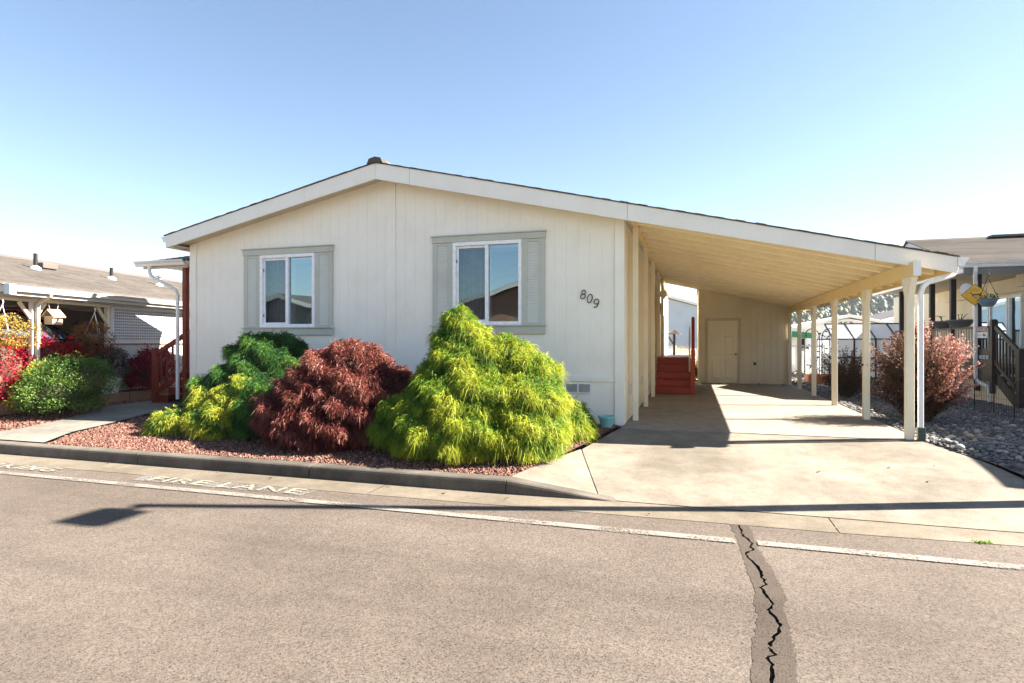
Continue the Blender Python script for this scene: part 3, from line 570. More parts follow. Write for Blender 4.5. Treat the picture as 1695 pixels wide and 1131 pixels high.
x = .14
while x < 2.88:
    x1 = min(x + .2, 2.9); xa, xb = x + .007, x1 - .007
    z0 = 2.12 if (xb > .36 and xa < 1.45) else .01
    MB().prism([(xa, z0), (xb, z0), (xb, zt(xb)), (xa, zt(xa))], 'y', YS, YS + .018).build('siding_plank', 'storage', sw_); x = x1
slab(.1, 2.95, 20.905, 24.2, -.17, .02).build('roof', 'darkroof', store)
dr = MB().box(.36, .445, YS - .02, YS + .016, 0, 2.04).box(1.365, 1.45, YS - .02, YS + .016, 0, 2.04).box(.36, 1.45, YS - .02, YS + .016, 2.041, 2.125).build('door_trim', 'soffit', store, bev=.004)
door = MB().box(.447, 1.363, YS + .02, YS + .06, .01, 2.038).build('door', 'doorcream', store)
for px_, pw in ((.56, .29), (.96, .29)):
    for pz, ph in ((.16, .62), (.92, .62), (1.66, .24)):
        m = MB().add([(px_, YS + .0195, pz), (px_ + pw, YS + .0195, pz), (px_ + pw, YS + .0195, pz + ph), (px_, YS + .0195, pz + ph), (px_ + .03, YS + .008, pz + .03), (px_ + pw - .03, YS + .008, pz + .03), (px_ + pw - .03, YS + .008, pz + ph - .03), (px_ + .03, YS + .008, pz + ph - .03)], [(0, 1, 5, 4), (1, 2, 6, 5), (2, 3, 7, 6), (3, 0, 4, 7), (4, 5, 6, 7)]); m.build('door_panel', 'doorcream', door)
MB().tube([(1.29, YS + .02, .95), (1.29, YS - .01, .95), (1.29, YS - .03, .95), (1.29, YS - .055, .95)], [.012, .012, .035, .02], 12).build('door_knob', 'brass', door, smooth=True)
ob = box(1.80, 1.92, YS - .03, YS, .58, .72).build('outlet_box', 'ventgrey', store, bev=.006); box(1.83, 1.89, YS - .034, YS - .031, .61, .69).build('outlet', 'blackmetal', ob)
# red stairs up to the side door inside the carport
st = thing('side_steps', 'bright red wooden steps climbing beside the house under the carport', 'stairs', (-.5, 15.75, 0))
for k in range(5):
    y = 15.75 + k * .27
    box(-.96, -.10, y, y + .035, k * .184 + .004, k * .184 + .158).build('riser', 'redbright', st, bev=.006); box(-.97, -.09, y - .01 + .05, y + .30, k * .184 + .162, k * .184 + .186).build('tread', 'redbright', st, bev=.006)
box(-.97, -.09, 17.14, 19.4, .90, .93).build('landing', 'redbright', st); box(-.96, -.10, 19.36, 19.4, 0, .9).build('landing_board', 'redbright', st)
MB().prism([(15.77, .0), (17.15, .0), (17.15, .9), (16.95, .9), (15.77, .12)], 'x', -.095, -.075).build('stringer', 'redbright', st)
def newel(x, y, z0, z1, w, mat, parent, name='newel_post'):
    MB().prism([(x - w / 2, z0), (x + w / 2, z0), (x + w / 2, z1 - w * .4), (x + w * .3, z1 - .01), (x, z1), (x - w * .3, z1 - .01), (x - w / 2, z1 - w * .4)], 'y', y - w / 2, y + w / 2).build(name, mat, parent, bev=.006)
newel(-.02, 15.78, 0, 1.16, .10, 'redbright', st); newel(-.02, 17.2, 0, 2.05, .09, 'redbright', st)
MB().bar((-.02, 15.83, 1.08), (-.02, 17.15, 1.98), .05, .10).build('handrail', 'redbright', st, bev=.008)
MB().bar((-.02, 15.83, .35), (-.02, 17.15, 1.12), .04, .08).build('lower_rail', 'redbright', st); box(-.13, -.09, 16.4, 16.47, .56, 1.75).build('cream_upright', 'soffit', st)  # last piece is a plain cream board standing upright by the rail

# ---------------------------------------------------------------- front steps and porch on the left side
ps = thing('porch_steps', 'dark red wooden steps and railing beside the left corner of the house', 'stairs', (-10.9, 10.6, 0))
for k in range(4):
    x0 = -11.28 + k * .27
    box(x0, x0 + .035, 10.16, 11.3, k * .18 + .02, k * .18 + .15).build('riser', 'redwood', ps, bev=.005); box(x0 - .02, x0 + .29, 10.14, 11.32, k * .18 + .152, k * .18 + .19).build('tread', 'redwood', ps, bev=.006)
    box(x0 + .04, x0 + .26, 10.16, 10.2, k * .18 + .02, k * .18 + .15).build('side_board', 'redwood', ps)
box(-10.22, -10.02, 10.14, 14, .70, .74).build('deck', 'redwood', ps); box(-10.22, -10.18, 10.14, 14, .05, .70).build('deck_skirt', 'redwood', ps)
nb = box(-11.36, -11.26, 10.05, 10.15, .0, 1.22).build('newel_post', 'redwood', ps, bev=.006); box(-11.365, -11.255, 10.045, 10.155, 1.221, 1.25).build('cap', 'teal', nb)
MB().bar((-11.27, 10.1, 1.09), (-10.30, 10.1, 1.60), .05, .10).build('handrail', 'redwood', ps, bev=.006); MB().bar((-11.27, 10.1, .27), (-10.15, 10.1, .86), .05, .10).build('lower_rail', 'redwood', ps, bev=.006)
for i in range(6):
    x = -11.13 + i * .155; z = (x + 11.27) * .526; box(x - .02, x + .02, 10.085, 10.115, .27 + z, 1.07 + z).build('baluster', 'redwood', ps)
box(-10.28, -10.19, 10.06, 10.15, .02, 1.75).build('newel_post', 'redwood', ps, bev=.006)
porch = thing('porch_roof', 'small shingled porch roof with gutter and red post left of the house', 'porch', (-10.8, 10.5, 0))
box(-10.51, -10.41, 10.05, 10.15, .0, 3.0).build('post', 'redwood', porch, bev=.006); box(-10.51, -10.41, 12.4, 12.5, .0, 3.0).build('post', 'redwood', porch)
m = MB().prism([(9.92, 3.02), (12.6, 3.02), (12.6, 3.06), (11.26, 3.40), (9.92, 3.06)], 'x', -11.50, -10.26); m.build('roof_deck', 'trimwhite', porch)
box(-11.46, -10.25, 9.935, 9.96, 2.93, 3.02).build('fascia_board', 'soffit', porch)
for s, (ya, yb) in enumerate(((9.88, 11.26), (12.64, 11.26))):
    for i in range(8):
        a = ya + (yb - ya) * i / 8; b = ya + (yb - ya) * (i + 1.1) / 8; za = 3.065 + .34 * i / 8; zb = 3.065 + .34 * (i + 1.1) / 8
        MB().add([(-11.53, a, za), (-10.26, a, za), (-10.26, b, zb), (-11.53, b, zb), (-11.53, a, za + .02), (-10.26, a, za + .02), (-10.26, b, zb + .008), (-11.53, b, zb + .008)], [(0, 3, 2, 1), (4, 5, 6, 7), (0, 1, 5, 4), (1, 2, 6, 5), (2, 3, 7, 6), (3, 0, 4, 7)]).build('shingle_course', 'shingle_ln', porch)
def gutter_y(x0, x1, yw, ztop, sgn, parent, mat='gutterwhite'):
    p = [(yw, ztop), (yw, ztop - .11), (yw + sgn * .07, ztop - .11), (yw + sgn * .085, ztop - .06), (yw + sgn * .12, ztop - .02), (yw + sgn * .12, ztop), (yw + sgn * .11, ztop), (yw + sgn * .075, ztop - .05), (yw + sgn * .06, ztop - .098), (yw + sgn * .012, ztop - .098), (yw + sgn * .012, ztop)]
    m = MB().prism(p, 'x', x0, x1); m.prism(p[:6], 'x', x0 - .004, x0 - .001); return m.build('gutter', mat, parent)
gutter_y(-11.58, -10.25, 9.918, 3.09, -1, porch)
MB().tube([(-11.2, 9.86, 3.0), (-11.2, 9.86, 2.86), (-11.17, 9.87, 2.78), (-11.1, 9.89, 2.72), (-10.72, 9.97, 2.52), (-10.62, 9.99, 2.46), (-10.58, 10.0, 2.36), (-10.58, 10.0, .12)], .04, 4, R(45)).build('downspout', 'gutterwhite', porch, bev=.01)
# indoor things behind the glass
lp = thing('floor_lamp', 'lamp with dark panelled shade standing inside the left window', 'lamp', (-7.42, 10.35, .7))
MB().lathe([(.14, 0), (.14, .02), (.02, .05), (.015, .9)], (-7.42, 10.35, .7), 14).build('stand', 'brass', lp)
sh = MB().lathe([(.24, .88), (.235, .89), (.10, 1.20), (.095, 1.21)], (-7.42, 10.35, .7), 8).build('shade', 'lampshade', lp)
m = MB()
for j in range(8):
    a = 2 * math.pi * j / 8; m.tube([(-7.42 + .243 * math.cos(a), 10.35 + .243 * math.sin(a), 1.58), (-7.42 + .103 * math.cos(a), 10.35 + .103 * math.sin(a), 1.905)], .008, 6)
m.tube([(-7.42 + .10 * math.cos(a * .7854), 10.35 + .10 * math.sin(a * .7854), 1.91) for a in range(9)], .008, 6); m.build('shade_ribs', 'ivory', sh)

# ---------------------------------------------------------------- vegetation generator
def unit(v): return v / (np.linalg.norm(v, axis=-1, keepdims=True) + 1e-9)
def mound_points(blobs, nsub, rsub, n, inner=.0, zmin=-.1, lower=-.25):
    """points with outward normals spread evenly over the lumpy union of the ellipsoids"""
    Ps, Ds, Ts = [], [], []
    area = np.array([b[1][0] * b[1][1] + b[1][2] * (b[1][0] + b[1][1]) for b in blobs]); area = area / area.sum()
    for bi, ((c, r), a) in enumerate(zip(blobs, area)):
        k = int(n * a * 3.0) + 20; c = np.array(c); r = np.array(r); d = unit(rng.normal(size=(k, 3))); d = d[(d[:, 2] > lower - .35) & (d[:, 1] < .75)]
        ph = rng.uniform(0, 6.28, 6); w_ = d * r / rsub * 1.5
        lump = np.sin(w_[:, 0] + ph[0] + .6 * np.sin(w_[:, 2] * .7 + ph[3])) * np.sin(w_[:, 1] + ph[1]) + np.sin(w_[:, 2] * 1.3 + ph[2] + w_[:, 0] * .5)
        P = c + d * r * (.93 + .085 * lump)[:, None] + unit(d / r) * (rng.normal(size=len(d)) * .028)[:, None]
        ok = P[:, 2] > zmin
        for bj, (c2, r2) in enumerate(blobs):
            if bj != bi: ok &= np.linalg.norm((P - np.array(c2)) / np.array(r2), axis=1) > .90
        g = .45 + .34 * lump + .2 * np.sin(P[:, 0] * 6 + ph[4]) * np.sin(P[:, 2] * 7 + ph[5])
        Ps.append(P[ok]); Ds.append(unit(d / r)[ok]); Ts.append(np.clip(g, 0, 1)[ok])
    P = np.concatenate(Ps); D = np.concatenate(Ds); T = np.concatenate(Ts); i = rng.permutation(len(P))[:n]
    return P[i], D[i], T[i], None, None
def ribbons(P, D, Ln, W, droop, tone, nseg=3, tipgain=.25):
    n = len(P); side = unit(np.cross(D, unit(rng.normal(size=(n, 3))))); V = []; T = []
    for s in range(nseg + 1):
        t = s / nseg; c = P + D * (Ln * t)[:, None]; c[:, 2] -= droop * Ln * t * t; w_ = W * (1 - .85 * t ** 1.5)
        V += [c - side * w_[:, None], c + side * w_[:, None]]; T += [tone + tipgain * (t - .5)] * 2
    k = 2 * (nseg + 1); V = np.stack(V, 1).reshape(-1, 3); T = np.stack(T, 1).reshape(-1)
    q = np.array([(2 * s, 2 * s + 1, 2 * s + 3, 2 * s + 2) for s in range(nseg)]); F = (q[None] + (np.arange(n) * k)[:, None, None]).reshape(-1, 4); return V, F, T
def ovals(P, D, S, tone, curl=.25):
    n = len(P); side = unit(np.cross(D, unit(rng.normal(size=(n, 3))))); tone = tone + rng.normal(size=n) * .03; nn = np.cross(D, side); a = P; S = S[:, None]
    V = np.stack([a, a + D * S * .5 + side * S * .30 + nn * S * curl * .4, a + D * S, a + D * S * .5 - side * S * .30 + nn * S * curl * .4], 1).reshape(-1, 3)
    F = np.array([(0, 1, 2, 3)])[None] + (np.arange(n) * 4)[:, None, None]; return V, F.reshape(-1, 4), np.repeat(tone, 4)
def fans(P, D, Ln, W, droop, tone, k):
    n = len(P); D2 = np.repeat(D, k, 0) + rng.normal(size=(n * k, 3)) * .75
    return ribbons(np.repeat(P, k, 0), unit(D2), np.repeat(Ln, k) * rng.uniform(.6, 1.1, n * k), np.repeat(W, k), droop, np.repeat(tone, k) + rng.normal(size=n * k) * .10, 2)
def core(name, C, rs, f, parent, zc, mat='twig'):
    n = len(C); V = (IV[None] * (rs * f)[:, None, None] + C[:, None]).reshape(-1, 3); V[:, 2] = np.maximum(V[:, 2], zc); F = (IF[None] + (np.arange(n) * len(IV))[:, None, None]).reshape(-1, 3)
    return group_np(name, V, F, mat, parent, np.full(len(V), .1), 'stuff')
def branches(base, tips, parent, r=.03, mat='bark', name='trunk'):
    m = MB(); b = Vector(base)
    for t in tips:
        t = Vector(t); mid = b.lerp(t, .5) + Vector((random.uniform(-.08, .08), random.uniform(-.08, .08), .08)); m.tube([b + Vector((random.uniform(-.04, .04), random.uniform(-.04, .04), 0)), mid, t], [r, r * .7, r * .3], 6)
    return m.build(name, mat, parent)
def shrub(name, label, base, blobs, kind, mat, n, nsub, rsub, zfun=None, cat='shrub', tonef=None, group=None, corem='twig', leaf=(.04, .07), droop=.7, z0=None, ln=(.16, .30), wid=.0055, kk=7):
    t = thing(name, label, cat, base, group=group); z0 = base[2] if z0 is None else z0
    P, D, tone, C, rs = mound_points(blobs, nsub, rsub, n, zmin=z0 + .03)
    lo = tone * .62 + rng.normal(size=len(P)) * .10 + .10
    if tonef: lo = lo + tonef(P)
    if kind == 'strand':
        D = unit(D * .8 + rng.normal(size=D.shape) * .45 + np.array([0, 0, .15])); Ln = rng.uniform(ln[0], ln[1], len(P)) * (1 + .9 * (rng.random(len(P)) > .9)); V, F, T = fans(P - D * (Ln * .35)[:, None], D, Ln, np.full(len(P), wid), droop, lo, kk)
    elif kind == 'lace':
        D = unit(D * .8 + rng.normal(size=D.shape) * .4 + np.array([0, 0, -.1])); Ln = rng.uniform(ln[0], ln[1], len(P)) * (1 + .6 * (rng.random(len(P)) > .92)); V, F, T = fans(P - D * .02, D, Ln, np.full(len(P), wid), droop, lo, kk)
    else:
        P = P + D * (np.maximum(0, rng.normal(size=len(P)) - .9) * .09)[:, None]; P2 = np.repeat(P, 3, 0) + rng.normal(size=(len(P) * 3, 3)) * .045; D2 = unit(np.repeat(D, 3, 0) + rng.normal(size=(len(P) * 3, 3)) * .8)
        V, F, T = ovals(P2, D2, rng.uniform(leaf[0], leaf[1], len(P2)), np.repeat(lo, 3) + rng.normal(size=len(P2)) * .08)
    V[:, 2] = np.maximum(V[:, 2], z0 + .005)
    group_np('crown', V, F, mat, t, T, 'stuff')
    CB = np.array([c for c, q in blobs]); RB = np.array([q for c, q in blobs]); V = (IV2[None] * rng.uniform(.9, 1.05, (len(CB), len(IV2), 1)) * RB[:, None] * (.78 if kind != 'oval' else .68) + CB[:, None]).reshape(-1, 3); V[:, 2] = np.maximum(V[:, 2], z0); group_np('inner_twigs', V, (IF2[None] + (np.arange(len(CB)) * len(IV2))[:, None, None]).reshape(-1, 3), corem, t, np.full(len(V), .1), 'stuff')
    branches((base[0], base[1], base[2] - .03), [(c[0], c[1], c[2]) for c, r in blobs for _ in range(2)], t)
    return t
# ---------------------------------------------------------------- shrubs in front of the house
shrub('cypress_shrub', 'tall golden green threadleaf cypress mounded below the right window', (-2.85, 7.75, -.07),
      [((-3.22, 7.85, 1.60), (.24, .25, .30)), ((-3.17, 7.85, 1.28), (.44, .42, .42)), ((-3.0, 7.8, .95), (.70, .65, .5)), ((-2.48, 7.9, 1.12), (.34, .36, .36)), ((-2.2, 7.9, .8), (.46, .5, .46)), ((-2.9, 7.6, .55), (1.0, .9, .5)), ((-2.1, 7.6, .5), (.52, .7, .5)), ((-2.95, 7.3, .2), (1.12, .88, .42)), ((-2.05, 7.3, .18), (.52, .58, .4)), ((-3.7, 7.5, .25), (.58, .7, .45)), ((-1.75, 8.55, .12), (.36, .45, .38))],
      'strand', 'cypress_leaf', 21000, 0, .11, ln=(.05, .13), wid=.0040, kk=6, droop=.75, z0=-.10, tonef=lambda P: np.clip((P[:, 0] + 3.55) * .35, -.25, .22) + .12)  # yellower to the right: the sunlit flank is put into the leaf tone
shrub('cypress_shrub', 'dark green threadleaf cypress with yellow tipped lower boughs by the left window', (-7.1, 8.2, -.05),
      [((-7.2, 8.75, 1.14), (.80, .52, .40)), ((-6.95, 8.6, .78), (.95, .75, .6)), ((-7.45, 8.3, .42), (.85, .7, .55)), ((-6.6, 8.0, .38), (.85, .75, .55)), ((-6.3, 7.55, .20), (.60, .5, .38)), ((-7.0, 7.45, .10), (.55, .45, .34)), ((-7.95, 7.4, .02), (.36, .32, .25)), ((-7.5, 7.9, .2), (.5, .5, .4))],
      'strand', 'cypress_dark', 18000, 0, .11, ln=(.05, .13), wid=.0040, kk=6, droop=.7, z0=-.11, tonef=lambda P: np.where((P[:, 1] < 7.65) & (P[:, 0] < -6.55), .48, -.05) + np.where((rng.random(len(P)) > .98), .3, 0))
shrub('maple_shrub', 'mounded dark red laceleaf maple between the two green cypresses', (-4.95, 7.6, -.08),
      [((-4.98, 7.75, .60), (.82, .85, .74)), ((-5.3, 7.5, .33), (.82, .8, .56)), ((-4.6, 7.6, .42), (.72, .8, .62)), ((-5.0, 7.3, .17), (.95, .70, .42)), ((-4.35, 8.0, .55), (.48, .55, .46))],
      'lace', 'maple_leaf', 21000, 0, .10, z0=-.12, droop=.7, ln=(.05, .095), wid=.0055, kk=5, tonef=lambda P: (P[:, 2] - .4) * .15 - .02, corem='bark')
pot = thing('flower_pot', 'small teal flower pot at the right corner of the house', 'pot', (-1.32, 9.38, -.0))
MB().lathe([(.085, 0), (.12, .14), (.125, .15), (.138, .15), (.138, .185), (.12, .185), (.105, .14), (.075, .03)], (-1.32, 9.38, -.0), 22).build('pot_body', 'teal', pot, smooth=False)
MB().lathe([(.10, .13), (.10, .14)], (-1.32, 9.38, 0), 16).build('potting_soil', 'lavasoil', pot)
# barberries: arching wands with small leaves
def barberry(label, base, h, spread, nst, nleaf, pink, leaf):
    t = thing('barberry_shrub', label, 'shrub', base); m = MB(); P = []; D = []; T = []
    for i in range(nst):
        a = random.uniform(0, 6.283); e = random.random() ** .6; hh = h * random.uniform(.30, 1.02) * (1 - .25 * e); sp = spread * e * random.uniform(.75, 1.1)
        p0 = Vector(base) + Vector((.14 * math.cos(a) * random.random(), .14 * math.sin(a) * random.random(), 0)); p3 = Vector(base) + Vector((sp * math.cos(a), sp * math.sin(a), hh))
        p1 = p0.lerp(p3, .35) + Vector((0, 0, hh * .18)); p2 = p0.lerp(p3, .72) + Vector((0, 0, hh * .14)); pts = []
        for s in range(7):
            u = s / 6; pts.append((1 - u) ** 3 * p0 + 3 * u * (1 - u) ** 2 * p1 + 3 * u * u * (1 - u) * p2 + u ** 3 * p3)
        if i % 2 == 0: m.tube(pts, [.007, .006, .005, .004, .003, .002, .0012], 4, caps=False)
        base_t = random.uniform(-.1, .1); sun = pink * (.55 + .45 * math.cos(a - .3))  # tips pinker on the sun-facing side, sunlight put into the leaf tone
        for j in range(nleaf):
            u = random.uniform(.12, 1); k = min(5, int(u * 6)); f = u * 6 - k; q = pts[k].lerp(pts[k + 1], f); d = (pts[k + 1] - pts[k]).normalized()
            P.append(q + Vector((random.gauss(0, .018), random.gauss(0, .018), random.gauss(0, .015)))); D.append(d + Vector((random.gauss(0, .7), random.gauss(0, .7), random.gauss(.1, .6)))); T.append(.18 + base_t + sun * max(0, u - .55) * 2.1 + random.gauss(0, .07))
    m.build('stems', 'bark', t, kind='stuff'); V, F, T2 = ovals(np.array(P), unit(np.array(D)), rng.uniform(leaf[0], leaf[1], len(P)), np.array(T)); V[:, 2] = np.maximum(V[:, 2], base[2]); group_np('crown', V, F, 'barberry_leaf', t, T2, 'stuff')
barberry('large barberry with pink tipped arching wands beside the front carport post', (3.72, 11.75, -.02), 1.78, .86, 620, 62, 1.0, (.028, .048))
barberry('smaller dark purple barberry behind the middle carport posts', (3.62, 16.4, -.01), 1.28, .68, 300, 46, .12, (.028, .045))
# ---------------------------------------------------------------- left neighbour
LNS = .853; LNP = Vector((-13.13, 11.08, .19)); LNA = R(11.1); LNM = Matrix.Translation(LNP) @ Matrix.Rotation(LNA, 4, 'Z') @ Matrix.Scale(LNS, 4)
def lw(x, y, z): return LNM @ Vector((x, y, z))
ln = thing('neighbor_house', 'low house at left with brown shingle roof, white carport beam and lattice screen', 'house', LNP, LNA, local=True); ln.scale = (LNS,) * 3
lnw = box(-.12, -.02, -.70, 14, 0, 1.29).build('wall', 'ngrey', ln)
for i in range(16): box(-.02, .0, -.70 + i * .3 + .006, -.40 + i * .3 - .006, .02, 1.27).build('siding_plank', 'ngrey', lnw)
box(-.03, .03, -.8, 5, 1.275, 1.31).build('ledge', 'timber', ln)
lf = MB().box(-.05, 0, -.78, -.66, 1.32, 2.36).box(-.05, 0, 4.6, 4.75, 1.32, 2.36).box(-.05, -.001, -.66, 4.6, 2.28, 2.36).box(-.05, -.001, -.66, 4.6, 1.32, 1.38).build('lattice_frame', 'lattice', ln)
m = MB(); y = -.66
while y < 4.6: m.box(-.03, -.020, y, y + .031, 1.38, 2.28); y += .074
z = 1.39
while z < 2.28: m.box(-.0195, -.0095, -.66, 4.6, z, z + .034); z += .080
m.build('lattice', 'lattice', lf, kind='stuff')
box(-.12, .02, -4.0, 14, 2.37, 2.47).build('beam', 'nwhite', ln); box(-.1, .0, -4.0, -.79, 2.30, 2.365).build('lower_beam', 'ncream', ln)
def lroof(x): return 2.60 + (.34 - x) * .293
m = MB().prism([(.34, 2.47), (.34, 2.585), (-4.2, lroof(-4.2) - .03), (-8.74, 2.585), (-8.74, 2.47)], 'y', -4.0, 16); m.build('roof_deck', 'nwhite', ln)
n = 34
for i in range(n):
    xa = .40 + (-4.6) * i / n; xb = .40 - 4.6 * (i + 1.08) / n
    za = lroof(xa) - .03; zb = lroof(xb) - .03
    MB().add([(xa, -4.05, za), (xa, 16.05, za), (xb, 16.05, zb), (xb, -4.05, zb), (xa, -4.05, za + .026), (xa, 16.05, za + .026), (xb, 16.05, zb + .012), (xb, -4.05, zb + .012)], [(0, 3, 2, 1), (4, 5, 6, 7), (0, 1, 5, 4), (1, 2, 6, 5), (2, 3, 7, 6), (3, 0, 4, 7)]).build('shingle_course', 'shingle_ln', ln)
MB().prism([(-4.0, lroof(-4.0) - .02), (-4.2, lroof(-4.2) + .03), (-4.4, lroof(-4.0) - .02)], 'y', -4.06, 16.06).build('ridge_cap', 'darkroof', ln)
MB().prism([(-4.2, lroof(-4.2) - .02), (-8.8, 2.57), (-8.8, 2.60), (-4.2, lroof(-4.2) + .005)], 'y', -4.05, 16.05).build('back_roof', 'shingle_ln', ln)
g = [(.345, 2.60), (.345, 2.48), (.42, 2.48), (.44, 2.54), (.47, 2.58), (.47, 2.60)]; MB().prism(g, 'y', -4.0, 16).build('gutter', 'nwhite', ln); box(.343, .48, -4.16, -4.002, 2.40, 2.62).build('gutter_end', 'nblue', ln)
box(.28, .335, -4.0, 16, 2.40, 2.469).build('fascia_board', 'nwhite', ln)
for y in (-3.08, -.84, -5.9):
    p = box(-.11, -.01, y - .055, y + .055, 0, 2.299).build('post', 'nwhite' if y < -1 else 'ncream', ln, bev=.006)
    for s in (-1, 1):
        if y == -.84 and s == 1: continue
        MB().bar((-.06, y + s * .05, 1.92), (-.06, y + s * .34, 2.29), .05, .07).build('knee_brace', 'ncream', p)
MB().tube([(.40, -3.06, 2.48), (.38, -3.06, 2.43), (.14, -3.06, 2.30), (.08, -3.06, 2.24), (.06, -3.06, 2.15), (.06, -3.06, .1)], .048, 4, R(45)).build('downspout', 'nwhite', ln, bev=.01)
box(-5.1, -5.0, -4, 14, 0, 2.5).build('inner_wall', 'ntaupe', ln); box(-5.0, -.13, 5.2, 5.3, 0, 2.5).build('inner_wall', 'ntaupe', ln); box(-8.6, -5.1, -4, 14, 0, 2.5).build('rear_wall', 'ngrey', ln); box(-5.0, -.13, -3.9, 5.2, -.05, .0).build('carport_floor', 'slab', ln)
for i, (y, h) in enumerate(((-.55, .42), (2.2, .36), (4.45, .30))):
    x = -2.5; z = lroof(x); v = MB().lathe([(.14, -.06), (.13, .02), (.055, .07), (.05, .08)], (x, y, z), 12).build('vent_flashing', 'plasticwhite', ln)
    MB().tube([(x, y, z), (x, y, z + h)], .05, 10).build('vent_pipe', 'blackmetal' if i < 2 else 'galv', v)
    if i == 2: MB().lathe([(.12, 0), (.12, .03), (.02, .07)], (x, y, z + h), 12).build('vent_cap', 'galv', v)
box(-2.95, -2.65, -.15, .35, lroof(-2.8) - .02, lroof(-2.8) + .14).build('roof_vent', 'darkroof', ln, bev=.02)
for i in range(3): MB().lathe([(.02, -.05), (.07, 0), (.02, .05)], (-4.96, 3.3 + i * .3, 2.05), 8).build('wall_ornament', 'galv', ln)
m = MB()
for a, b in ((-3.9, -3.0), (-2.9, -1.9), (-1.9, -.9)): m.tube([(-.3, a + (b - a) * s / 8, 2.28 - .10 * math.sin(math.pi * s / 8)) for s in range(9)], .006, 5)
m.build('string_cable', 'cable', ln)
# car parked under the left carport (nose away from the street)
car = thing('parked_car', 'dark car with red sides parked under the left carport', 'car', lw(-1.75, -2.3, 0), LNA, local=True); car.scale = (.98,) * 3
side = [(-2.2, .35), (-2.25, .75), (-2.2, 1.15), (-1.9, 1.20), (.85, 1.20), (1.15, 1.16), (1.9, 1.08), (2.25, .95), (2.35, .6), (2.3, .35)]
MB().prism(side, 'x', -.90, .90).build('body', 'carpaint', car, bev=.06)
MB().prism([(1.0, 1.182), (1.9, 1.10), (2.2, 1.0), (2.2, 1.02), (1.9, 1.125), (1.0, 1.205)], 'x', -.80, .80).build('bonnet', 'carblack', car)
gv = [(-2.1, 1.195), (-1.85, 1.70), (-1.2, 1.86), (-.3, 1.88), (.25, 1.74), (1.25, 1.195)]
m = MB(); nn = len(gv)
for s in (-1, 1): m.v += [(s * (.86 - (z - 1.195) * .28), y, z) for y, z in gv]
m.f = [tuple(range(nn)), tuple(range(2 * nn - 1, nn - 1, -1))] + [(i, i + nn, (i + 1) % nn + nn, (i + 1) % nn) for i in range(nn)]; m.build('cabin', 'carblack', car, bev=.03)
for a in ([(-1.75, 1.26), (-1.6, 1.66), (-.95, 1.76), (-.85, 1.26)], [(-.75, 1.26), (-.82, 1.77), (-.25, 1.77), (.2, 1.64), (.72, 1.26)]):
    MB().add([(.872 - (z - 1.195) * .28, y, z) for y, z in a], [tuple(range(4 if len(a) == 4 else 5))]).build('side_window', 'carglass', car)
m = MB(); m.tube([(.90 - (z - 1.195) * .28, y, z) for y, z in ((-1.8, 1.68), (-1.2, 1.845), (-.3, 1.865), (.25, 1.73), (1.2, 1.22))], .012, 5); m.build('window_trim', 'chrome', car); MB().box(.885, .91, -2.1, 1.0, 1.195, 1.215).build('window_trim', 'chrome', car)
MB().lathe([(.06, 0), (.10, .05), (.09, .12), (.03, .15)], (1.02, .75, 1.2), 10).build('mirror', 'carpaint', car, smooth=True)
for y in (-1.45, 1.45):
    for s in (-1, 1):
        wl_ = MB().tube([(s * .72, y, .34), (s * .92, y, .34)], .34, 20).build('wheel', 'tyre', car); MB().tube([(s * .90, y, .34), (s * .93, y, .34)], .2, 12).build('rim', 'chrome', wl_)
bh = thing('birdhouse', 'wooden birdhouse hanging from the left carport beam', 'birdhouse', lw(.12, -2.7, 1.78), LNA, local=True); bh.scale = (LNS,) * 3
box(-.11, .11, -.14, .14, 0, .20).build('box', 'birdwood', bh); MB().prism([(-.16, .17), (0, .34), (.16, .17), (.16, .19), (0, .365), (-.16, .19)], 'y', -.18, .18).build('roof', 'birdwood', bh)
for s in (-1, 1): MB().tube([(0, s * .10, .35), (0, s * .17, .62)], .006, 5).build('hanger', 'cable', bh)
MB().tube([(.111, 0, .11), (.118, 0, .11)], .03, 12).build('entrance', 'blackmetal', bh)
def basket(label, at, ang, prof, blobs, mat, hook, n=500, potm='potgrey'):
    t = thing('hanging_basket', label, 'hanging basket', at); a = Vector(at); t.scale = (LNS,) * 3 if potm == 'potgrey' else (1, 1, 1)
    MB().lathe(prof, at, 16).build('bowl', potm, t); m = MB(); r = prof[-1][0]; zt_ = prof[-1][1]
    for k in range(3): m.tube([a + Vector((r * math.cos(k * 2.09), r * math.sin(k * 2.09), zt_)), a + Vector((0, 0, hook))], .006, 5)
    m.tube([a + Vector((0, 0, hook)), a + Vector((.03, 0, hook + .06)), a + Vector((0, 0, hook + .12))], .012, 6); m.build('hanger', 'gutterwhite' if potm == 'potgrey' else 'blackmetal', t)
    if blobs:
        bb = [((a.x + c[0], a.y + c[1], a.z + c[2]), rr) for c, rr in blobs]; P, D, tone, C, rs = mound_points(bb, 40, .09, n, zmin=a.z - .5, lower=-.9)
        P2 = np.repeat(P, 3, 0) + rng.normal(size=(len(P) * 3, 3)) * .03; V, F, T = ovals(P2, unit(np.repeat(D, 3, 0) + rng.normal(size=(len(P2), 3)) * .8), rng.uniform(.03, .06, len(P2)), np.repeat(tone, 3) * .5 + .25 + (P2[:, 2] - a.z) * .5); group_np('foliage', V, F, mat, t, T, 'stuff')
    return t
bp = [(.10, -.10), (.16, -.02), (.19, .05), (.20, .06)]
basket('hanging basket of yellow leaves at the far left carport bay', lw(.30, -4.15, 1.55), 0, bp, [((0, 0, .08), (.40, .48, .30)), ((.05, .3, -.02), (.35, .38, .28)), ((.05, -.3, -.02), (.35, .38, .28))], 'basket_leaf', .62, 900)
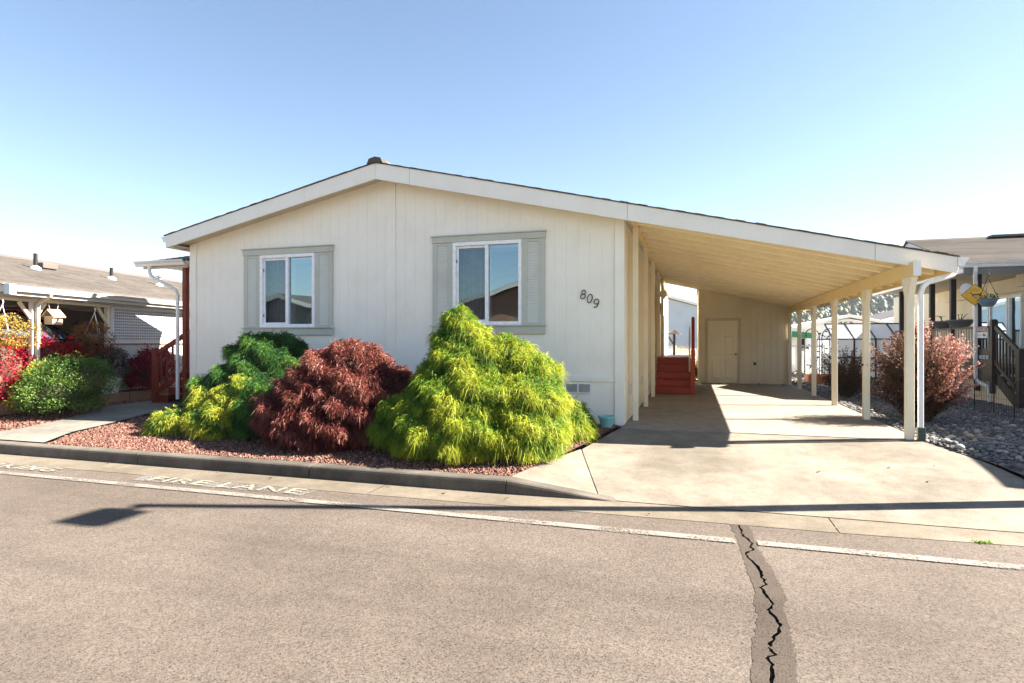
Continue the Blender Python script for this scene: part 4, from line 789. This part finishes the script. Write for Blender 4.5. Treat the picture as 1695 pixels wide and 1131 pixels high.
basket('hanging basket of rusty orange leaves beside the lattice screen', lw(.30, -1.68, 1.5), 0, bp, [((0, 0, .05), (.36, .40, .28)), ((0, .12, -.16), (.32, .34, .24)), ((0, -.15, .05), (.28, .3, .22))], 'rust_leaf', .62, 800)
def ob_(name): return bpy.data.objects[name]
struct(box(-40, -12.47, 7.25, 30, -.2, .16).build('raised_yard', 'lavasoil')); rocks('lava_rocks', [(-14.5, 7.3), (-12.5, 7.3), (-12.5, 12), (-14.5, 12)], 500, .012, .024, 'lavarock', ob_('raised_yard'), dz=.17)
shrub('burning_bush', 'bright red burning bush hedge at the far left edge', (-13.1, 8.3, .16), [((-13.2, 8.2, .84), (.66, .62, .62)), ((-13.3, 8.95, .88), (.66, .6, .60)), ((-12.9, 7.75, .55), (.5, .5, .52)), ((-13.7, 7.8, .7), (.6, .6, .6)), ((-12.95, 8.9, .6), (.5, .6, .52))], 'oval', 'burning_leaf', 4800, 160, .13, leaf=(.03, .055), corem='bark')
shrub('burning_bush', 'round crimson bush against the wall below the lattice screen', (-12.72, 11.3, .16), [((-12.72, 11.3, .68), (.48, .5, .44)), ((-12.65, 11.1, .5), (.46, .46, .36))], 'oval', 'crimson_leaf', 2600, 70, .12, leaf=(.035, .055), corem='bark')
shrub('azalea_shrub', 'green shrub with yellow patches in the mulch left of the path', (-11.72, 8.4, -.03), [((-11.75, 8.45, .56), (.60, .6, .46)), ((-11.25, 8.5, .60), (.50, .5, .40)), ((-11.5, 8.2, .33), (.76, .6, .36)), ((-12.05, 8.4, .34), (.42, .45, .36))], 'oval', 'azalea_leaf', 4200, 150, .12, leaf=(.03, .05), corem='bark', tonef=lambda P: np.where(P[:, 0] < -11.95, .26, -.06))
dp = thing('potted_shrub', 'dusky purple shrub in a grey tub near the lattice wall', 'shrub', (-12.7, 10.15, .16)); c0 = (-12.7, 10.15, .16)
MB().lathe([(.17, 0), (.22, .32), (.24, .32), (.24, .36), (.20, .36)], c0, 18).build('tub', 'ventgrey', dp)
P, D, tone, C, rs = mound_points([((-12.7, 10.15, .82), (.36, .36, .36))], 60, .11, 1500, zmin=.4); P2 = np.repeat(P, 3, 0) + rng.normal(size=(len(P) * 3, 3)) * .035
V, F, T = ovals(P2, unit(np.repeat(D, 3, 0) + rng.normal(size=(len(P2), 3)) * .8), rng.uniform(.03, .05, len(P2)), np.repeat(tone, 3)); group_np('crown', V, F, 'dusk_leaf', dp, T, 'stuff'); branches((-12.7, 10.15, .45), [(-12.55, 10.1, .95), (-12.85, 10.2, .95), (-12.7, 10.0, 1.05)], dp, .015, name='stems')
for i, (a, b) in enumerate((((-12.44, 7.3), (-12.44, 8.88)), ((-12.44, 8.9), (-12.44, 10.38)), ((-12.44, 10.4), (-12.44, 12.3)))):
    tag(MB().bar((a[0], a[1], .09), (b[0], b[1], .09), .10, .22).build('edging_timber', 'timber', bev=.01), ['brown edging timber below the bright red hedge', 'brown edging timber behind the green shrub', 'brown edging timber in front of the crimson bush'][i], 'edging')

# ---------------------------------------------------------------- right neighbour
rn = thing('neighbor_house', 'house at right with brown shingle porch roof and dark wooden deck', 'house', (7.9, 16.0, 0))
box(7.9, 16, 8.9, 28, -.06, 3.15).build('wall', 'ncream', rn)
MB().prism([(7.3, 3.12), (7.3, 3.20), (11.8, 4.45), (16.3, 3.20), (16.3, 3.12)], 'y', 8.6, 16.2).build('roof', 'shingle_rn', rn)
pr_ = lambda y: 3.20 + (y - 16.30) * .297
m = MB().prism([(16.34, 3.08), (23.7, 3.08), (23.7, 3.18), (20.02, pr_(20.02) - .03), (16.34, 3.18)], 'x', 6.02, 11); m.build('roof_deck', 'nblue', rn)
n = 27
for i in range(n):
    a = 16.26 + 3.76 * i / n; b = 16.26 + 3.76 * (i + 1.1) / n; za, zb = pr_(a) - .02, pr_(b) - .02
    MB().add([(5.97, a, za), (11, a, za), (11, b, zb), (5.97, b, zb), (5.97, a, za + .024), (11, a, za + .024), (11, b, zb + .012), (5.97, b, zb + .012)], [(0, 3, 2, 1), (4, 5, 6, 7), (0, 1, 5, 4), (1, 2, 6, 5), (2, 3, 7, 6), (3, 0, 4, 7)]).build('shingle_course', 'shingle_rn', rn)
MB().prism([(20.0, pr_(20.0) - .02), (23.8, 3.17), (23.8, 3.2), (20.0, pr_(20.0) + .01)], 'x', 5.97, 11).build('back_roof', 'shingle_rn', rn)
for i in range(16): MB().prism([(19.86, pr_(19.86) - .01), (20.02, pr_(20.02) + .035), (20.18, pr_(19.86) - .01)], 'x', 5.96 + i * .3, 5.96 + i * .3 + .31 + .0).build('ridge_cap', 'shingle_rn', rn)
box(8.0, 11, 19.8, 20.25, pr_(20) + .0, pr_(20) + .06).build('ridge_vent', 'darkroof', rn)
gutter_y(5.98, 9.5, 16.335, 3.20, -1, rn); box(6.05, 9.5, 16.337, 16.36, 2.93, 3.079).build('fascia_board', 'greywall', rn); box(6.03, 6.055, 16.36, 23.7, 2.97, 3.079).build('rake_trim', 'gutterwhite', rn)
box(6.06, 7.9, 16.37, 23.7, 3.0, 3.06).build('porch_ceiling', 'soffit', rn)
box(7.78, 7.899, 15.5, 22.5, 2.62, 2.98).build('porch_beam', 'ncream', rn); box(7.55, 7.779, 17.15, 17.5, 2.70, 2.99).build('beam_block', 'ncream', rn)
dk = box(6.42, 7.9, 15.82, 22.5, .70, .78).build('deck', 'ndark', rn); box(6.36, 6.419, 15.78, 22.5, .46, .775).build('rim_board', 'ndark', dk); box(6.42, 7.9, 15.76, 15.819, .46, .775).build('rim_board', 'ndark', dk)
for i in range(22): box(6.43, 6.46, 15.86 + i * .3, 16.155 + i * .3, -.06, .459).build('skirt_board', 'ncream', dk)
for y in (16.55, 17.95, 19.35, 21.9):
    box(6.34, 6.46, y - .06, y + .06, .20 if y < 17 else .4, 2.97).build('post', 'ndark', rn, bev=.006)
rl = MB().bar((6.40, 15.83, 1.69), (6.40, 22.4, 1.69), .09, .05).build('railing', 'ndark', rn); MB().bar((6.40, 15.83, .90), (6.40, 22.4, .90), .05, .08).build('lower_rail', 'ndark', rl)
for i in range(42):
    y = 15.97 + i * .15
    if min(abs(y - q) for q in (16.55, 17.95, 19.35, 21.9)) > .08: box(6.385, 6.415, y - .018, y + .018, .94, 1.665).build('baluster', 'ndark' if y < 16.6 else 'nwood', rl)
newel(6.40, 15.77, .2, 1.86, .12, 'ndark', rn); newel(6.40, 14.62, -.05, 1.22, .12, 'ndark', rn)
ss = MB().prism([(15.76, .46), (15.76, .74), (14.66, .10), (14.66, -.06), (14.8, -.06)], 'x', 6.40, 6.44).build('stair_stringer', 'ndark', rn); MB().prism([(15.76, -.06), (15.76, .45), (14.84, -.06)], 'x', 6.41, 6.43).build('stair_skirt', 'ncream', rn)
for k in range(4): box(6.441, 7.7, 14.70 + k * .27, 14.99 + k * .27, .08 + k * .17, .12 + k * .17).build('tread', 'nwood', ss)
MB().bar((6.40, 15.72, 1.70), (6.40, 14.68, 1.14), .06, .09).build('stair_handrail', 'ndark', rn); MB().bar((6.40, 15.72, .92), (6.40, 14.68, .30), .05, .07).build('stair_lower_rail', 'ndark', rn)
for i in range(7):
    y = 15.62 - i * .135; f = (15.72 - y) / 1.04; box(6.385, 6.415, y - .018, y + .018, .93 - .62 * f, 1.66 - .56 * f).build('stair_baluster', 'ndark', rn)
box(6.37, 6.43, 15.84, 16.48, .78, 1.20).build('railing_panel', 'ndark', rn)
for k in range(3): MB().tube([(6.36, 16.30 - k * .16 + .055 * (1 if j % 2 else .45) * math.cos(j * .785), 1.0 + .055 * (1 if j % 2 else .45) * math.sin(j * .785)) for j in range(9)], .014, 5).build('flower_decal', 'signwhite', rn)
MB().tube([(6.25, 16.28, 3.1), (6.25, 16.28, 3.0), (6.28, 16.38, 2.86), (6.31, 16.44, 2.76), (6.32, 16.46, 2.62), (6.32, 16.46, .55), (6.32, 16.42, .46), (6.36, 15.95, .32), (6.36, 15.87, .24), (6.36, 15.86, -.04)], .05, 4, R(45)).build('downspout', 'gutterwhite', rn, bev=.012)
def rwin(y0, y1, z0, z1):
    f = MB().box(7.84, 7.9, y0, y0 + .06, z0, z1).box(7.84, 7.9, y1 - .06, y1, z0, z1).box(7.84, 7.9, y0 + .06, y1 - .06, z1 - .06, z1).box(7.84, 7.9, y0 + .06, y1 - .06, z0, z0 + .06).build('window', 'vinyl', rn); MB().add([(7.87, y0 + .06, z0 + .06), (7.87, y1 - .06, z0 + .06), (7.87, y1 - .06, z1 - .06), (7.87, y0 + .06, z1 - .06)], [(0, 1, 2, 3)]).build('pane', 'glass', f); box(7.885, 7.895, y0 + .06, y1 - .06, z0 + .06, z1 - .06).build('blind', 'curtain', f)
rwin(17.9, 18.55, .9, 2.55); rwin(18.6, 19.6, .9, 2.55); rwin(19.65, 20.6, .9, 2.5)
box(7.83, 7.899, 17.45, 17.85, .95, 2.55).build('shutter', 'sage', rn)
sg = thing('warning_sign', 'BEWARE sign on the dark deck railing', 'sign', (6.34, 16.19, 1.56)); box(6.325, 6.335, 15.90, 16.48, 1.44, 1.69).build('board', 'signwhite', sg); box(6.320, 6.3245, 15.905, 16.475, 1.575, 1.685).build('red_band', 'signred', sg)
SM = Matrix.Translation((6.316, 16.19, 1.63)) @ Matrix(((0, 0, -1), (-1, 0, 0), (0, 1, 0))).to_4x4(); text('lettering', 'BEWARE', 'signwhite', SM, sg, .50, .075)
text('lettering', 'of the dog', 'numblack', Matrix.Translation((6.320, 16.28, 1.505)) @ Matrix(((0, 0, -1), (-1, 0, 0), (0, 1, 0))).to_4x4(), sg, .24, .04)
MB().prism([(15.95, 1.48), (16.09, 1.48), (16.10, 1.52), (16.07, 1.55), (16.05, 1.53), (15.98, 1.53)], 'x', 6.319, 6.323).build('dog_picture', 'numblack', sg)
# yellow diamond sign on the porch post, facing the street
ds = thing('diamond_sign', 'yellow diamond sign with a dark animal on the porch downspout', 'sign', (6.30, 16.36, 2.45)); DM = Matrix.Translation((6.27, 16.36, 2.45)) @ Matrix.Rotation(R(-22), 4, 'Z') @ Matrix.Rotation(R(90), 4, 'X') @ Matrix.Scale(.76, 4)
def flat(poly, z0, z1, name, mat, parent, mtx):
    b = MB().prism(poly, 'z', z0, z1); b.v = [tuple(mtx @ Vector(p)) for p in b.v]; return b.build(name, mat, parent)
q = .345; flat([(-q, 0), (0, -q), (q, 0), (0, q)], 0, .008, 'border', 'numblack', ds, DM); q = .325; flat([(-q, 0), (0, -q), (q, 0), (0, q)], .009, .012, 'plate', 'signyellow', ds, DM)
flat([(-.13, .06), (-.10, .075), (-.07, .055), (-.05, .02), (.12, .03), (.17, .08), (.15, .01), (.12, -.05), (.10, -.05), (.10, -.01), (-.03, -.02), (-.04, -.07), (-.06, -.07), (-.07, .01), (-.09, .04)], .013, .016, 'animal_silhouette', 'numblack', ds, DM)
text('lettering', 'DOG', 'numblack', DM @ Matrix.Translation((0, .20, .014)), ds, .09, .03); text('lettering', 'CROSSING', 'numblack', DM @ Matrix.Translation((0, .14, .014)), ds, .22, .035)
basket('blue grey hanging bowl in front of the yellow diamond sign', (6.36, 15.95, 2.26), 0, [(.10, -.11), (.16, -.02), (.19, .06), (.20, .07)], [((0, 0, .07), (.15, .15, .04))], 'house_plant', .55, 60, 'potblue')
tag(MB().lathe([(.0, 0), (.13, 0), (.13, .02), (.0, .02)], (0, 0, 0), 20).build('wall_thermometer', 'plasticwhite'), 'round white dial hung left of the yellow diamond sign', 'thermometer'); o = ob_('wall_thermometer'); o.location = (6.25, 16.75, 2.62); o.rotation_euler = (R(90), 0, R(-25))
for i, y in enumerate((17.5, 18.6)):
    pb = thing('railing_planter', ['grey planter bowl on the railing nearest the diamond sign', 'grey planter bowl on the railing behind the pink barberry'][i], 'planter', (6.40, y, 1.715)); MB().lathe([(.16, 0), (.28, .14), (.31, .16), (.31, .19), (.27, .19)], (6.40, y, 1.715), 18).build('bowl', 'potgrey', pb); branches((6.40, y, 1.85), [(6.4 + random.uniform(-.2, .2), y + random.uniform(-.2, .2), 2.05) for _ in range(6)], pb, .008, name='stems')
# wire border fence in front of the deck
wf = thing('border_fence', 'low black wire hoop fence standing in the river gravel by the deck', 'fence', (5.4, 13.6, -.05))
pts = [(5.15, 15.3), (5.27, 14.65), (5.36, 14.0), (5.42, 13.35), (5.46, 12.7), (5.5, 12.05)]
for a, b in zip(pts, pts[1:]):
    a_ = Vector((a[0], a[1], 0)); b_ = Vector((b[0], b[1], 0)); h = MB().tube([a_ + (b_ - a_) * (.5 - .5 * math.cos(math.pi * s / 12)) + Vector((0, 0, .52 + .20 * math.sin(math.pi * s / 12))) for s in range(13)], .006, 5).tube([a_ + Vector((0, 0, -.08)), a_ + Vector((0, 0, .60))], .010, 6).tube([b_ + Vector((0, 0, -.08)), b_ + Vector((0, 0, .53))], .006, 6)
    hp = h.build('hoop_panel', 'blackmetal', wf); m = MB()
    for k in range(1, 8): m.tube([a_.lerp(b_, k / 8) + Vector((0, 0, .0)), a_.lerp(b_, k / 8) + Vector((0, 0, .52 + .18 * math.sin(math.pi * k / 8)))], .0025, 4, caps=False)
    for z in (.12, .3, .48): m.tube([a_ + Vector((0, 0, z)), b_ + Vector((0, 0, z))], .0025, 4, caps=False)
    m.build('wire_mesh', 'blackmetal', hp, kind='stuff')
# ---------------------------------------------------------------- street lamp out of frame to the right: its shadow crosses the road
BX, BY = 3.99, 7.20
lamp = thing('street_lamp', 'tall street lamp on the verge whose shadow crosses the road', 'street lamp', (BX, BY, -.2)); MB().tube([(BX, BY, -.2), (BX, BY, 3), (BX, BY, 7.25)], [.10, .085, .07], 12).build('pole', 'galv', lamp, smooth=True); box(BX - .12, BX + .12, BY - .12, BY + .12, -.2, -.08).build('base', 'galv', lamp)
MB().tube([(BX, BY, 7.18), (BX, BY - .3, 7.22)], .035, 8).build('arm', 'galv', lamp); box(BX - .22, BX + .22, BY - .66, BY - .14, 7.15, 7.29).build('lamp_head', 'galv', lamp, bev=.03)
# ---------------------------------------------------------------- back yard and beyond
gh = thing('greenhouse', 'dark framed greenhouse with white panes behind the carport posts', 'greenhouse', (6.6, 26, -.05))
m = MB(); X0, X1, Y0, Y1, ZE, ZR = 5.05, 8.6, 25, 28, 1.45, 2.05
for x in np.linspace(X0, X1, 6):
    m.bar((x, Y0, -.05), (x, Y0, ZE), .05, .05); m.bar((x, Y0, ZE), (x - .1, 26.0, ZR), .05, .05); m.bar((x, Y1, -.05), (x, Y1, ZE), .05, .05)
for z in (-.0, .75, ZE): m.bar((X0, Y0, z), (X1, Y0, z), .05, .05)
m.bar((X0 - .1, 26, ZR), (X1, 26, ZR), .05, .05); m.bar((X0, Y0, ZE), (X0, Y1, ZE), .05, .05); m.bar((X0, Y1, -.05), (X0, Y1, ZE), .05, .05); m.build('frame', 'blackmetal', gh)
xs_ = np.linspace(X0, X1, 6)
for a, b in zip(xs_, xs_[1:]):
    for z0, z1 in ((.0, .75), (.75, ZE)): MB().box(a + .03, b - .03, Y0, Y0 + .01, z0 + .03, z1 - .03).build('pane', 'greenpane', gh)
    MB().add([(a + .03, Y0 + .02, ZE + .03), (b - .03, Y0 + .02, ZE + .03), (b - .13, 25.98, ZR - .02), (a - .07, 25.98, ZR - .02)], [(0, 1, 2, 3)]).build('roof_pane', 'greenpane', gh)
MB().box(X0, X0 + .01, Y0 + .03, Y1 - .03, 0, ZE - .03).build('pane', 'greenpane', gh)
for i, (xa, xb) in enumerate(((3.66, 4.12), (4.2, 4.66))):
    ar = thing('leaf_trellis', ['black metal leaf trellis arch nearer the storage room', 'black metal leaf trellis arch nearer the greenhouse'][i], 'trellis', ((xa + xb) / 2, 22.5, -.05)); r = (xb - xa) / 2; c_ = (xa + xb) / 2
    cur = [(xa, 22.5, -.08)] + [(c_ - r * math.cos(math.pi * s / 10), 22.5, 1.5 + .3 * math.sin(math.pi * s / 10)) for s in range(11)] + [(xb, 22.5, -.08)]; MB().tube(cur, .016, 6).tube([(c_, 22.5, -.08), (c_, 22.5, 1.8)], .01, 5).build('arch', 'blackmetal', ar)
    n_ = 38; P = np.stack([rng.uniform(xa - .05, xb + .05, n_), np.full(n_, 22.47), rng.uniform(.3, 1.75, n_)], 1); D = unit(np.stack([rng.normal(size=n_), rng.normal(size=n_) * .2, rng.uniform(.2, 1, n_)], 1)); V, F, T = ovals(P, D, rng.uniform(.07, .12, n_), rng.random(n_)); group_np('metal_leaves', V, F, 'black_leaf', ar, T, 'stuff')
rb = thing('raised_bed', 'orange brown timber raised bed behind the carport posts', 'planter', (4.2, 21.8, -.05)); m = None
for (a, b, c, d) in ((3.6, 4.9, 21.4, 21.45), (3.6, 4.9, 22.15, 22.2), (3.6, 3.65, 21.451, 22.149), (4.85, 4.9, 21.451, 22.149)): box(a, b, c, d, -.06, .26).build('board', 'orangewood', rb)
box(3.66, 4.84, 21.46, 22.14, -.06, .2).build('bed_soil', 'lavasoil', rb)
def far_house(name, label, x0, x1, y0, y1, zw, zp, wallm, roofm, gable='y', over=.35, base=-.06):
    t = thing(name, label, 'house', ((x0 + x1) / 2, y0, base)); c = (x0 + x1) / 2
    MB().prism([(x0, base), (x1, base), (x1, zw), (c, zp - .1), (x0, zw)], 'y', y0, y1).build('wall', wallm, t)
    sl = (zp - zw) / (c - x0)
    for s, xe in ((-1, x0 - over), (1, x1 + over)):
        MB().prism([(xe, zw - over * sl), (c, zp), (c, zp + .14), (xe, zw - over * sl + .14)], 'y', y0 - over, y1 + over).build('roof', roofm, t)
        MB().prism([(xe, zw - over * sl - .05), (c, zp - .05), (c, zp + .10), (xe, zw - over * sl + .10)], 'y', y0 - over - .03, y0 - over - .002).build('fascia_board', 'trimwhite', t)
    return t
wh = far_house('white_house', 'white gabled house with small number behind the greenhouse', 4.6, 13.2, 40, 52, 1.9, 2.85, 'nwhitewall', 'nwhitewall'); text('number', '353', 'numblack', Matrix.Translation((8.75, 39.97, 2.38)) @ Matrix.Rotation(R(90), 4, 'X'), wh, .75, .34)
far_house('grey_roof_house', 'pale house with dark roof edge right of the white gabled house', 11.0, 24, 46, 58, 2.4, 4.3, 'nblue', 'darkroof')
far_house('blue_house', 'pale blue house seen between the storage room and the side wall', -9.5, 4.0, 36, 48, 2.35, 4.35, 'nblue', 'gutterwhite')
gs = thing('garden_shed', 'small white shed with green roof edge beyond the chain link fence', 'shed', (4.6, 32, -.06)); box(3.2, 5.3, 32, 35, -.06, 1.7).build('wall', 'nwhitewall', gs); MB().prism([(3.0, 2.0), (5.7, 1.78), (5.7, 1.93), (3.0, 2.15)], 'y', 31.7, 35.2).build('roof', 'gutterwhite', gs); MB().prism([(3.0, 1.72), (5.6, 1.50), (5.6, 1.775), (3.0, 1.995)], 'y', 31.75, 31.85).build('green_fascia', 'greenroof', gs); w1 = box(4.9, 5.2, 31.97, 31.999, .9, 1.5).build('window', 'carblack', gs)
def chainlink(label, x0, x1, y, h=1.15):
    t = thing('chain_link_fence', label, 'fence', ((x0 + x1) / 2, y, -.06)); k = int((x1 - x0) / 1.2) + 1
    for i in range(k + 1): MB().tube([(x0 + (x1 - x0) * i / k, y, -.08), (x0 + (x1 - x0) * i / k, y, h + .05)], .03, 8).build('post', 'galv', t)
    MB().tube([(x0, y, h), (x1, y, h)], .022, 6).build('top_rail', 'galv', t); m = MB(); d = .085; n_ = int((x1 - x0 + h) / d)
    for i in range(n_):
        for s in (1, -1):
            xa = x0 + i * d - (h if s > 0 else 0); xb = xa + h; za, zb = (0, h) if s > 0 else (h, 0)
            if xa < x0: za += (x0 - xa) * s; xa = x0
            if xb > x1: zb -= (xb - x1) * s; xb = x1
            if xb > xa: m.tube([(xa, y + .004 * s, za), (xb, y + .004 * s, zb)], .004, 3, caps=False)
    m.build('wire_mesh', 'galv', t, kind='stuff')
chainlink('chain link fence seen between the side wall and the storage room', -2.6, 1.2, 23.0 + 2, 1.15); chainlink('chain link fence right of the storage room', 2.9, 4.6, 24.2, 1.2)
fd = thing('bird_feeder', 'dark roofed feeder post beyond the side steps', 'bird feeder', (-.74, 24.2, -.06)); MB().bar((-.74, 24.2, -.06), (-.74, 24.2, 1.65), .09, .09).build('post', 'ndark', fd); MB().lathe([(.30, 0), (.28, .03), (.05, .16), (.02, .17)], (-.74, 24.2, 1.65), 8).build('roof', 'ndark', fd); MB().bar((-.74, 24.2, 1.2), (-.95, 24.2, 1.55), .05, .05).build('brace', 'ndark', fd)
shrub('garden_bush', 'orange and yellow bush behind the chain link fence', (-.1, 26.3, -.06), [((-.3, 26.3, .55), (.7, .6, .5)), ((.45, 26.2, .4), (.5, .5, .45))], 'oval', 'rust_leaf', 900, 40, .16, leaf=(.06, .10), tonef=lambda P: .25)
shrub('garden_bush', 'low yellow green bush just left of the storage room', (.0, 22.6, -.06), [((-.02, 22.7, .28), (.22, .3, .35))], 'oval', 'azalea_leaf', 400, 20, .1, leaf=(.04, .06), tonef=lambda P: .35)
# wooded hill far behind
hm = MB(); nx, ny = 40, 14
def hz(x, y): return 34 * math.exp(-((x - 135) / 95) ** 2 - ((y - 460) / 75) ** 2) + 12 * math.exp(-((x - 40) / 90) ** 2 - ((y - 480) / 70) ** 2)
for j in range(ny + 1):
    for i in range(nx + 1):
        x = -160 + 560 * i / nx; y = 330 + 300 * j / ny; hm.v.append((x, y, hz(x, y) - 1.2))
hm.f = [(j * (nx + 1) + i, j * (nx + 1) + i + 1, (j + 1) * (nx + 1) + i + 1, (j + 1) * (nx + 1) + i) for j in range(ny) for i in range(nx)]; hill = struct(hm.build('hillside', 'hill', smooth=True))
n_ = 4200; P = np.stack([rng.uniform(30, 230, n_), rng.uniform(375, 470, n_)], 1); V = []; F = []; T = []; cntv = 0
for x, y in P:
    z = hz(x, y) - 1.5; h = random.uniform(2.6, 5.5); con = random.random() > .45; r = h * (.20 if con else .38); tn = random.random() * (.5 if con else 1); k = 7
    rings = ((0.1, 1.0), (.35, .8), (.36, .95), (.62, .5), (.63, .66), (1, .02)) if con else ((.05, .5), (.3, .95), (.6, 1), (.85, .62), (1, .1))
    for zz, rr in rings:
        for q in range(k): a = 6.283 * q / k + x; V.append((x + r * rr * math.cos(a) * random.uniform(.7, 1.2), y + r * rr * math.sin(a) * random.uniform(.7, 1.2), z + h * zz * random.uniform(.95, 1.05))); T.append(tn)
    for s in range(len(rings) - 1): F += [(cntv + s * k + q, cntv + s * k + (q + 1) % k, cntv + (s + 1) * k + (q + 1) % k, cntv + (s + 1) * k + q) for q in range(k)]
    cntv += len(rings) * k
fo = group_np('hill_forest', np.array(V), np.array(F), 'forest_leaf', None, np.array(T), 'stuff'); tag(fo, 'far wooded hillside with conifers and autumn trees', 'forest')
# ---------------------------------------------------------------- houses across the street (mirrored in the windows)
def street_house(label, x0, x1, y0, wallm, zw=2.7, zp=4.3):
    t = thing('street_house', label, 'house', ((x0 + x1) / 2, y0, -.3)); c = (x0 + x1) / 2
    MB().prism([(x0, -.3), (x1, -.3), (x1, zw), (c, zp - .15), (x0, zw)], 'y', y0 - 14, y0).build('wall', wallm, t)
    for xe in (x0 - .5, x1 + .5):
        sl = (zp - zw) / (c - x0); MB().prism([(xe, zw - .5 * sl), (c, zp), (c, zp + .12), (xe, zw - .5 * sl + .12)], 'y', y0 - 14.3, y0 + .5).build('roof', 'shingle_ln', t); MB().prism([(xe, zw - .5 * sl - .12), (c, zp - .12), (c, zp + .1), (xe, zw - .5 * sl + .1)], 'y', y0 + .502, y0 + .53).build('fascia_board', 'nwhite', t)
    for wx in (c - 2.4, c + 1.6):
        f = box(wx, wx + 1.3, y0 + .001, y0 + .05, .9, 2.2).build('window', 'vinyl', t); box(wx + .08, wx + .62, y0 + .051, y0 + .06, .98, 2.12).build('pane', 'carblack', f); box(wx + .68, wx + 1.22, y0 + .051, y0 + .06, .98, 2.12).build('pane', 'carblack', f)
street_house('brown house across the street mirrored in the right window', -13.6, -1.6, -9.5, 'brownwall', 2.75, 4.5)
street_house('grey house across the street mirrored in the left window', -28.5, -19.2, -10.5, 'greywall', 2.7, 4.2)
street_house('tan house across the street opposite the driveway', 0, 9, -10.5, 'ncream')
hp_ = thing('house_plant', 'green leafy plant on a stand inside the right window', 'plant', (-3.16, 10.02, .7))
MB().lathe([(.11, 0), (.11, .02), (.02, .04), (.02, .78), (.09, .80), (.12, .94), (.10, .94)], (-3.16, 10.02, .7), 14).build('stand_and_pot', 'potgrey', hp_)
n_ = 420; V, F, T = ribbons(np.tile(np.array([-3.16, 10.0, 1.63]), (n_, 1)) + rng.normal(size=(n_, 3)) * .03, unit(rng.normal(size=(n_, 3)) * np.array([1, .35, .5]) + np.array([0, 0, .7])), rng.uniform(.12, .30, n_), np.full(n_, .007), .6, rng.random(n_)); V[:, 1] = np.maximum(V[:, 1], 9.86); group_np('leaves', V, F, 'weed_leaf', hp_, T, 'stuff')
# ---------------------------------------------------------------- small litter
lm = bpy.data.meshes.new('fallen_leaf'); lm.from_pydata([(0, 0, 0), (.02, .012, .008), (.045, 0, .004), (.02, -.012, .01)], [], [(0, 1, 2), (0, 2, 3)]); lm.materials.append(M['redwood'])
for i, (x, y) in enumerate(((-7.6, 6.04), (-5.75, 6.03), (-3.3, 6.0), (-2.6, 5.96), (-1.9, 5.9), (-.4, 5.75), (1.35, 6.5), (1.36, 7.6), (2.7, 8.1), (2.2, 7.9), (2.45, 7.5), (-4.9, 5.95))):
    o = bpy.data.objects.new('fallen_leaf', lm); COL.objects.link(o); o.location = (x, y, (RZ + .014 if y < 6.16 else zdrive(y) + .004)); o.rotation_euler = (0, 0, i * 1.7); s = random.uniform(.8, 1.5); o.scale = (s, s, s); tag(o, 'small dry brown leaf lying on the pavement', 'leaf', 'dry leaves on the pavement')
wd = thing('weed_tuft', 'tiny green weed growing from the gutter at the right', 'weed', (2.28, 5.78, RZ + .006)); n_ = 60; P = np.stack([2.28 + rng.normal(size=n_) * .035, 5.78 + rng.normal(size=n_) * .02, np.full(n_, RZ + .006)], 1); V, F, T = ribbons(P, unit(np.stack([rng.normal(size=n_) * .5, rng.normal(size=n_) * .5, np.ones(n_)], 1)), rng.uniform(.02, .05, n_), np.full(n_, .004), .4, rng.random(n_)); group_np('blades', V, F, 'weed_leaf', wd, T, 'stuff')

# ---------------------------------------------------------------- thin haze round the scene
hz_ = box(-420, 420, -420, 640, -2.5, 48).build('haze', 'galv'); hz_['kind'] = 'stuff'
hm_ = bpy.data.materials.new('haze_air'); hm_.use_nodes = True; hn = hm_.node_tree.nodes; hn.remove(hn['Principled BSDF']); pv = hn.new('ShaderNodeVolumePrincipled'); pv.inputs['Color'].default_value = (.80, .88, 1.0, 1); pv.inputs['Density'].default_value = .0002; pv.inputs['Anisotropy'].default_value = .2
hm_.node_tree.links.new(pv.outputs[0], hn['Material Output'].inputs['Volume']); hz_.data.materials.clear(); hz_.data.materials.append(hm_)
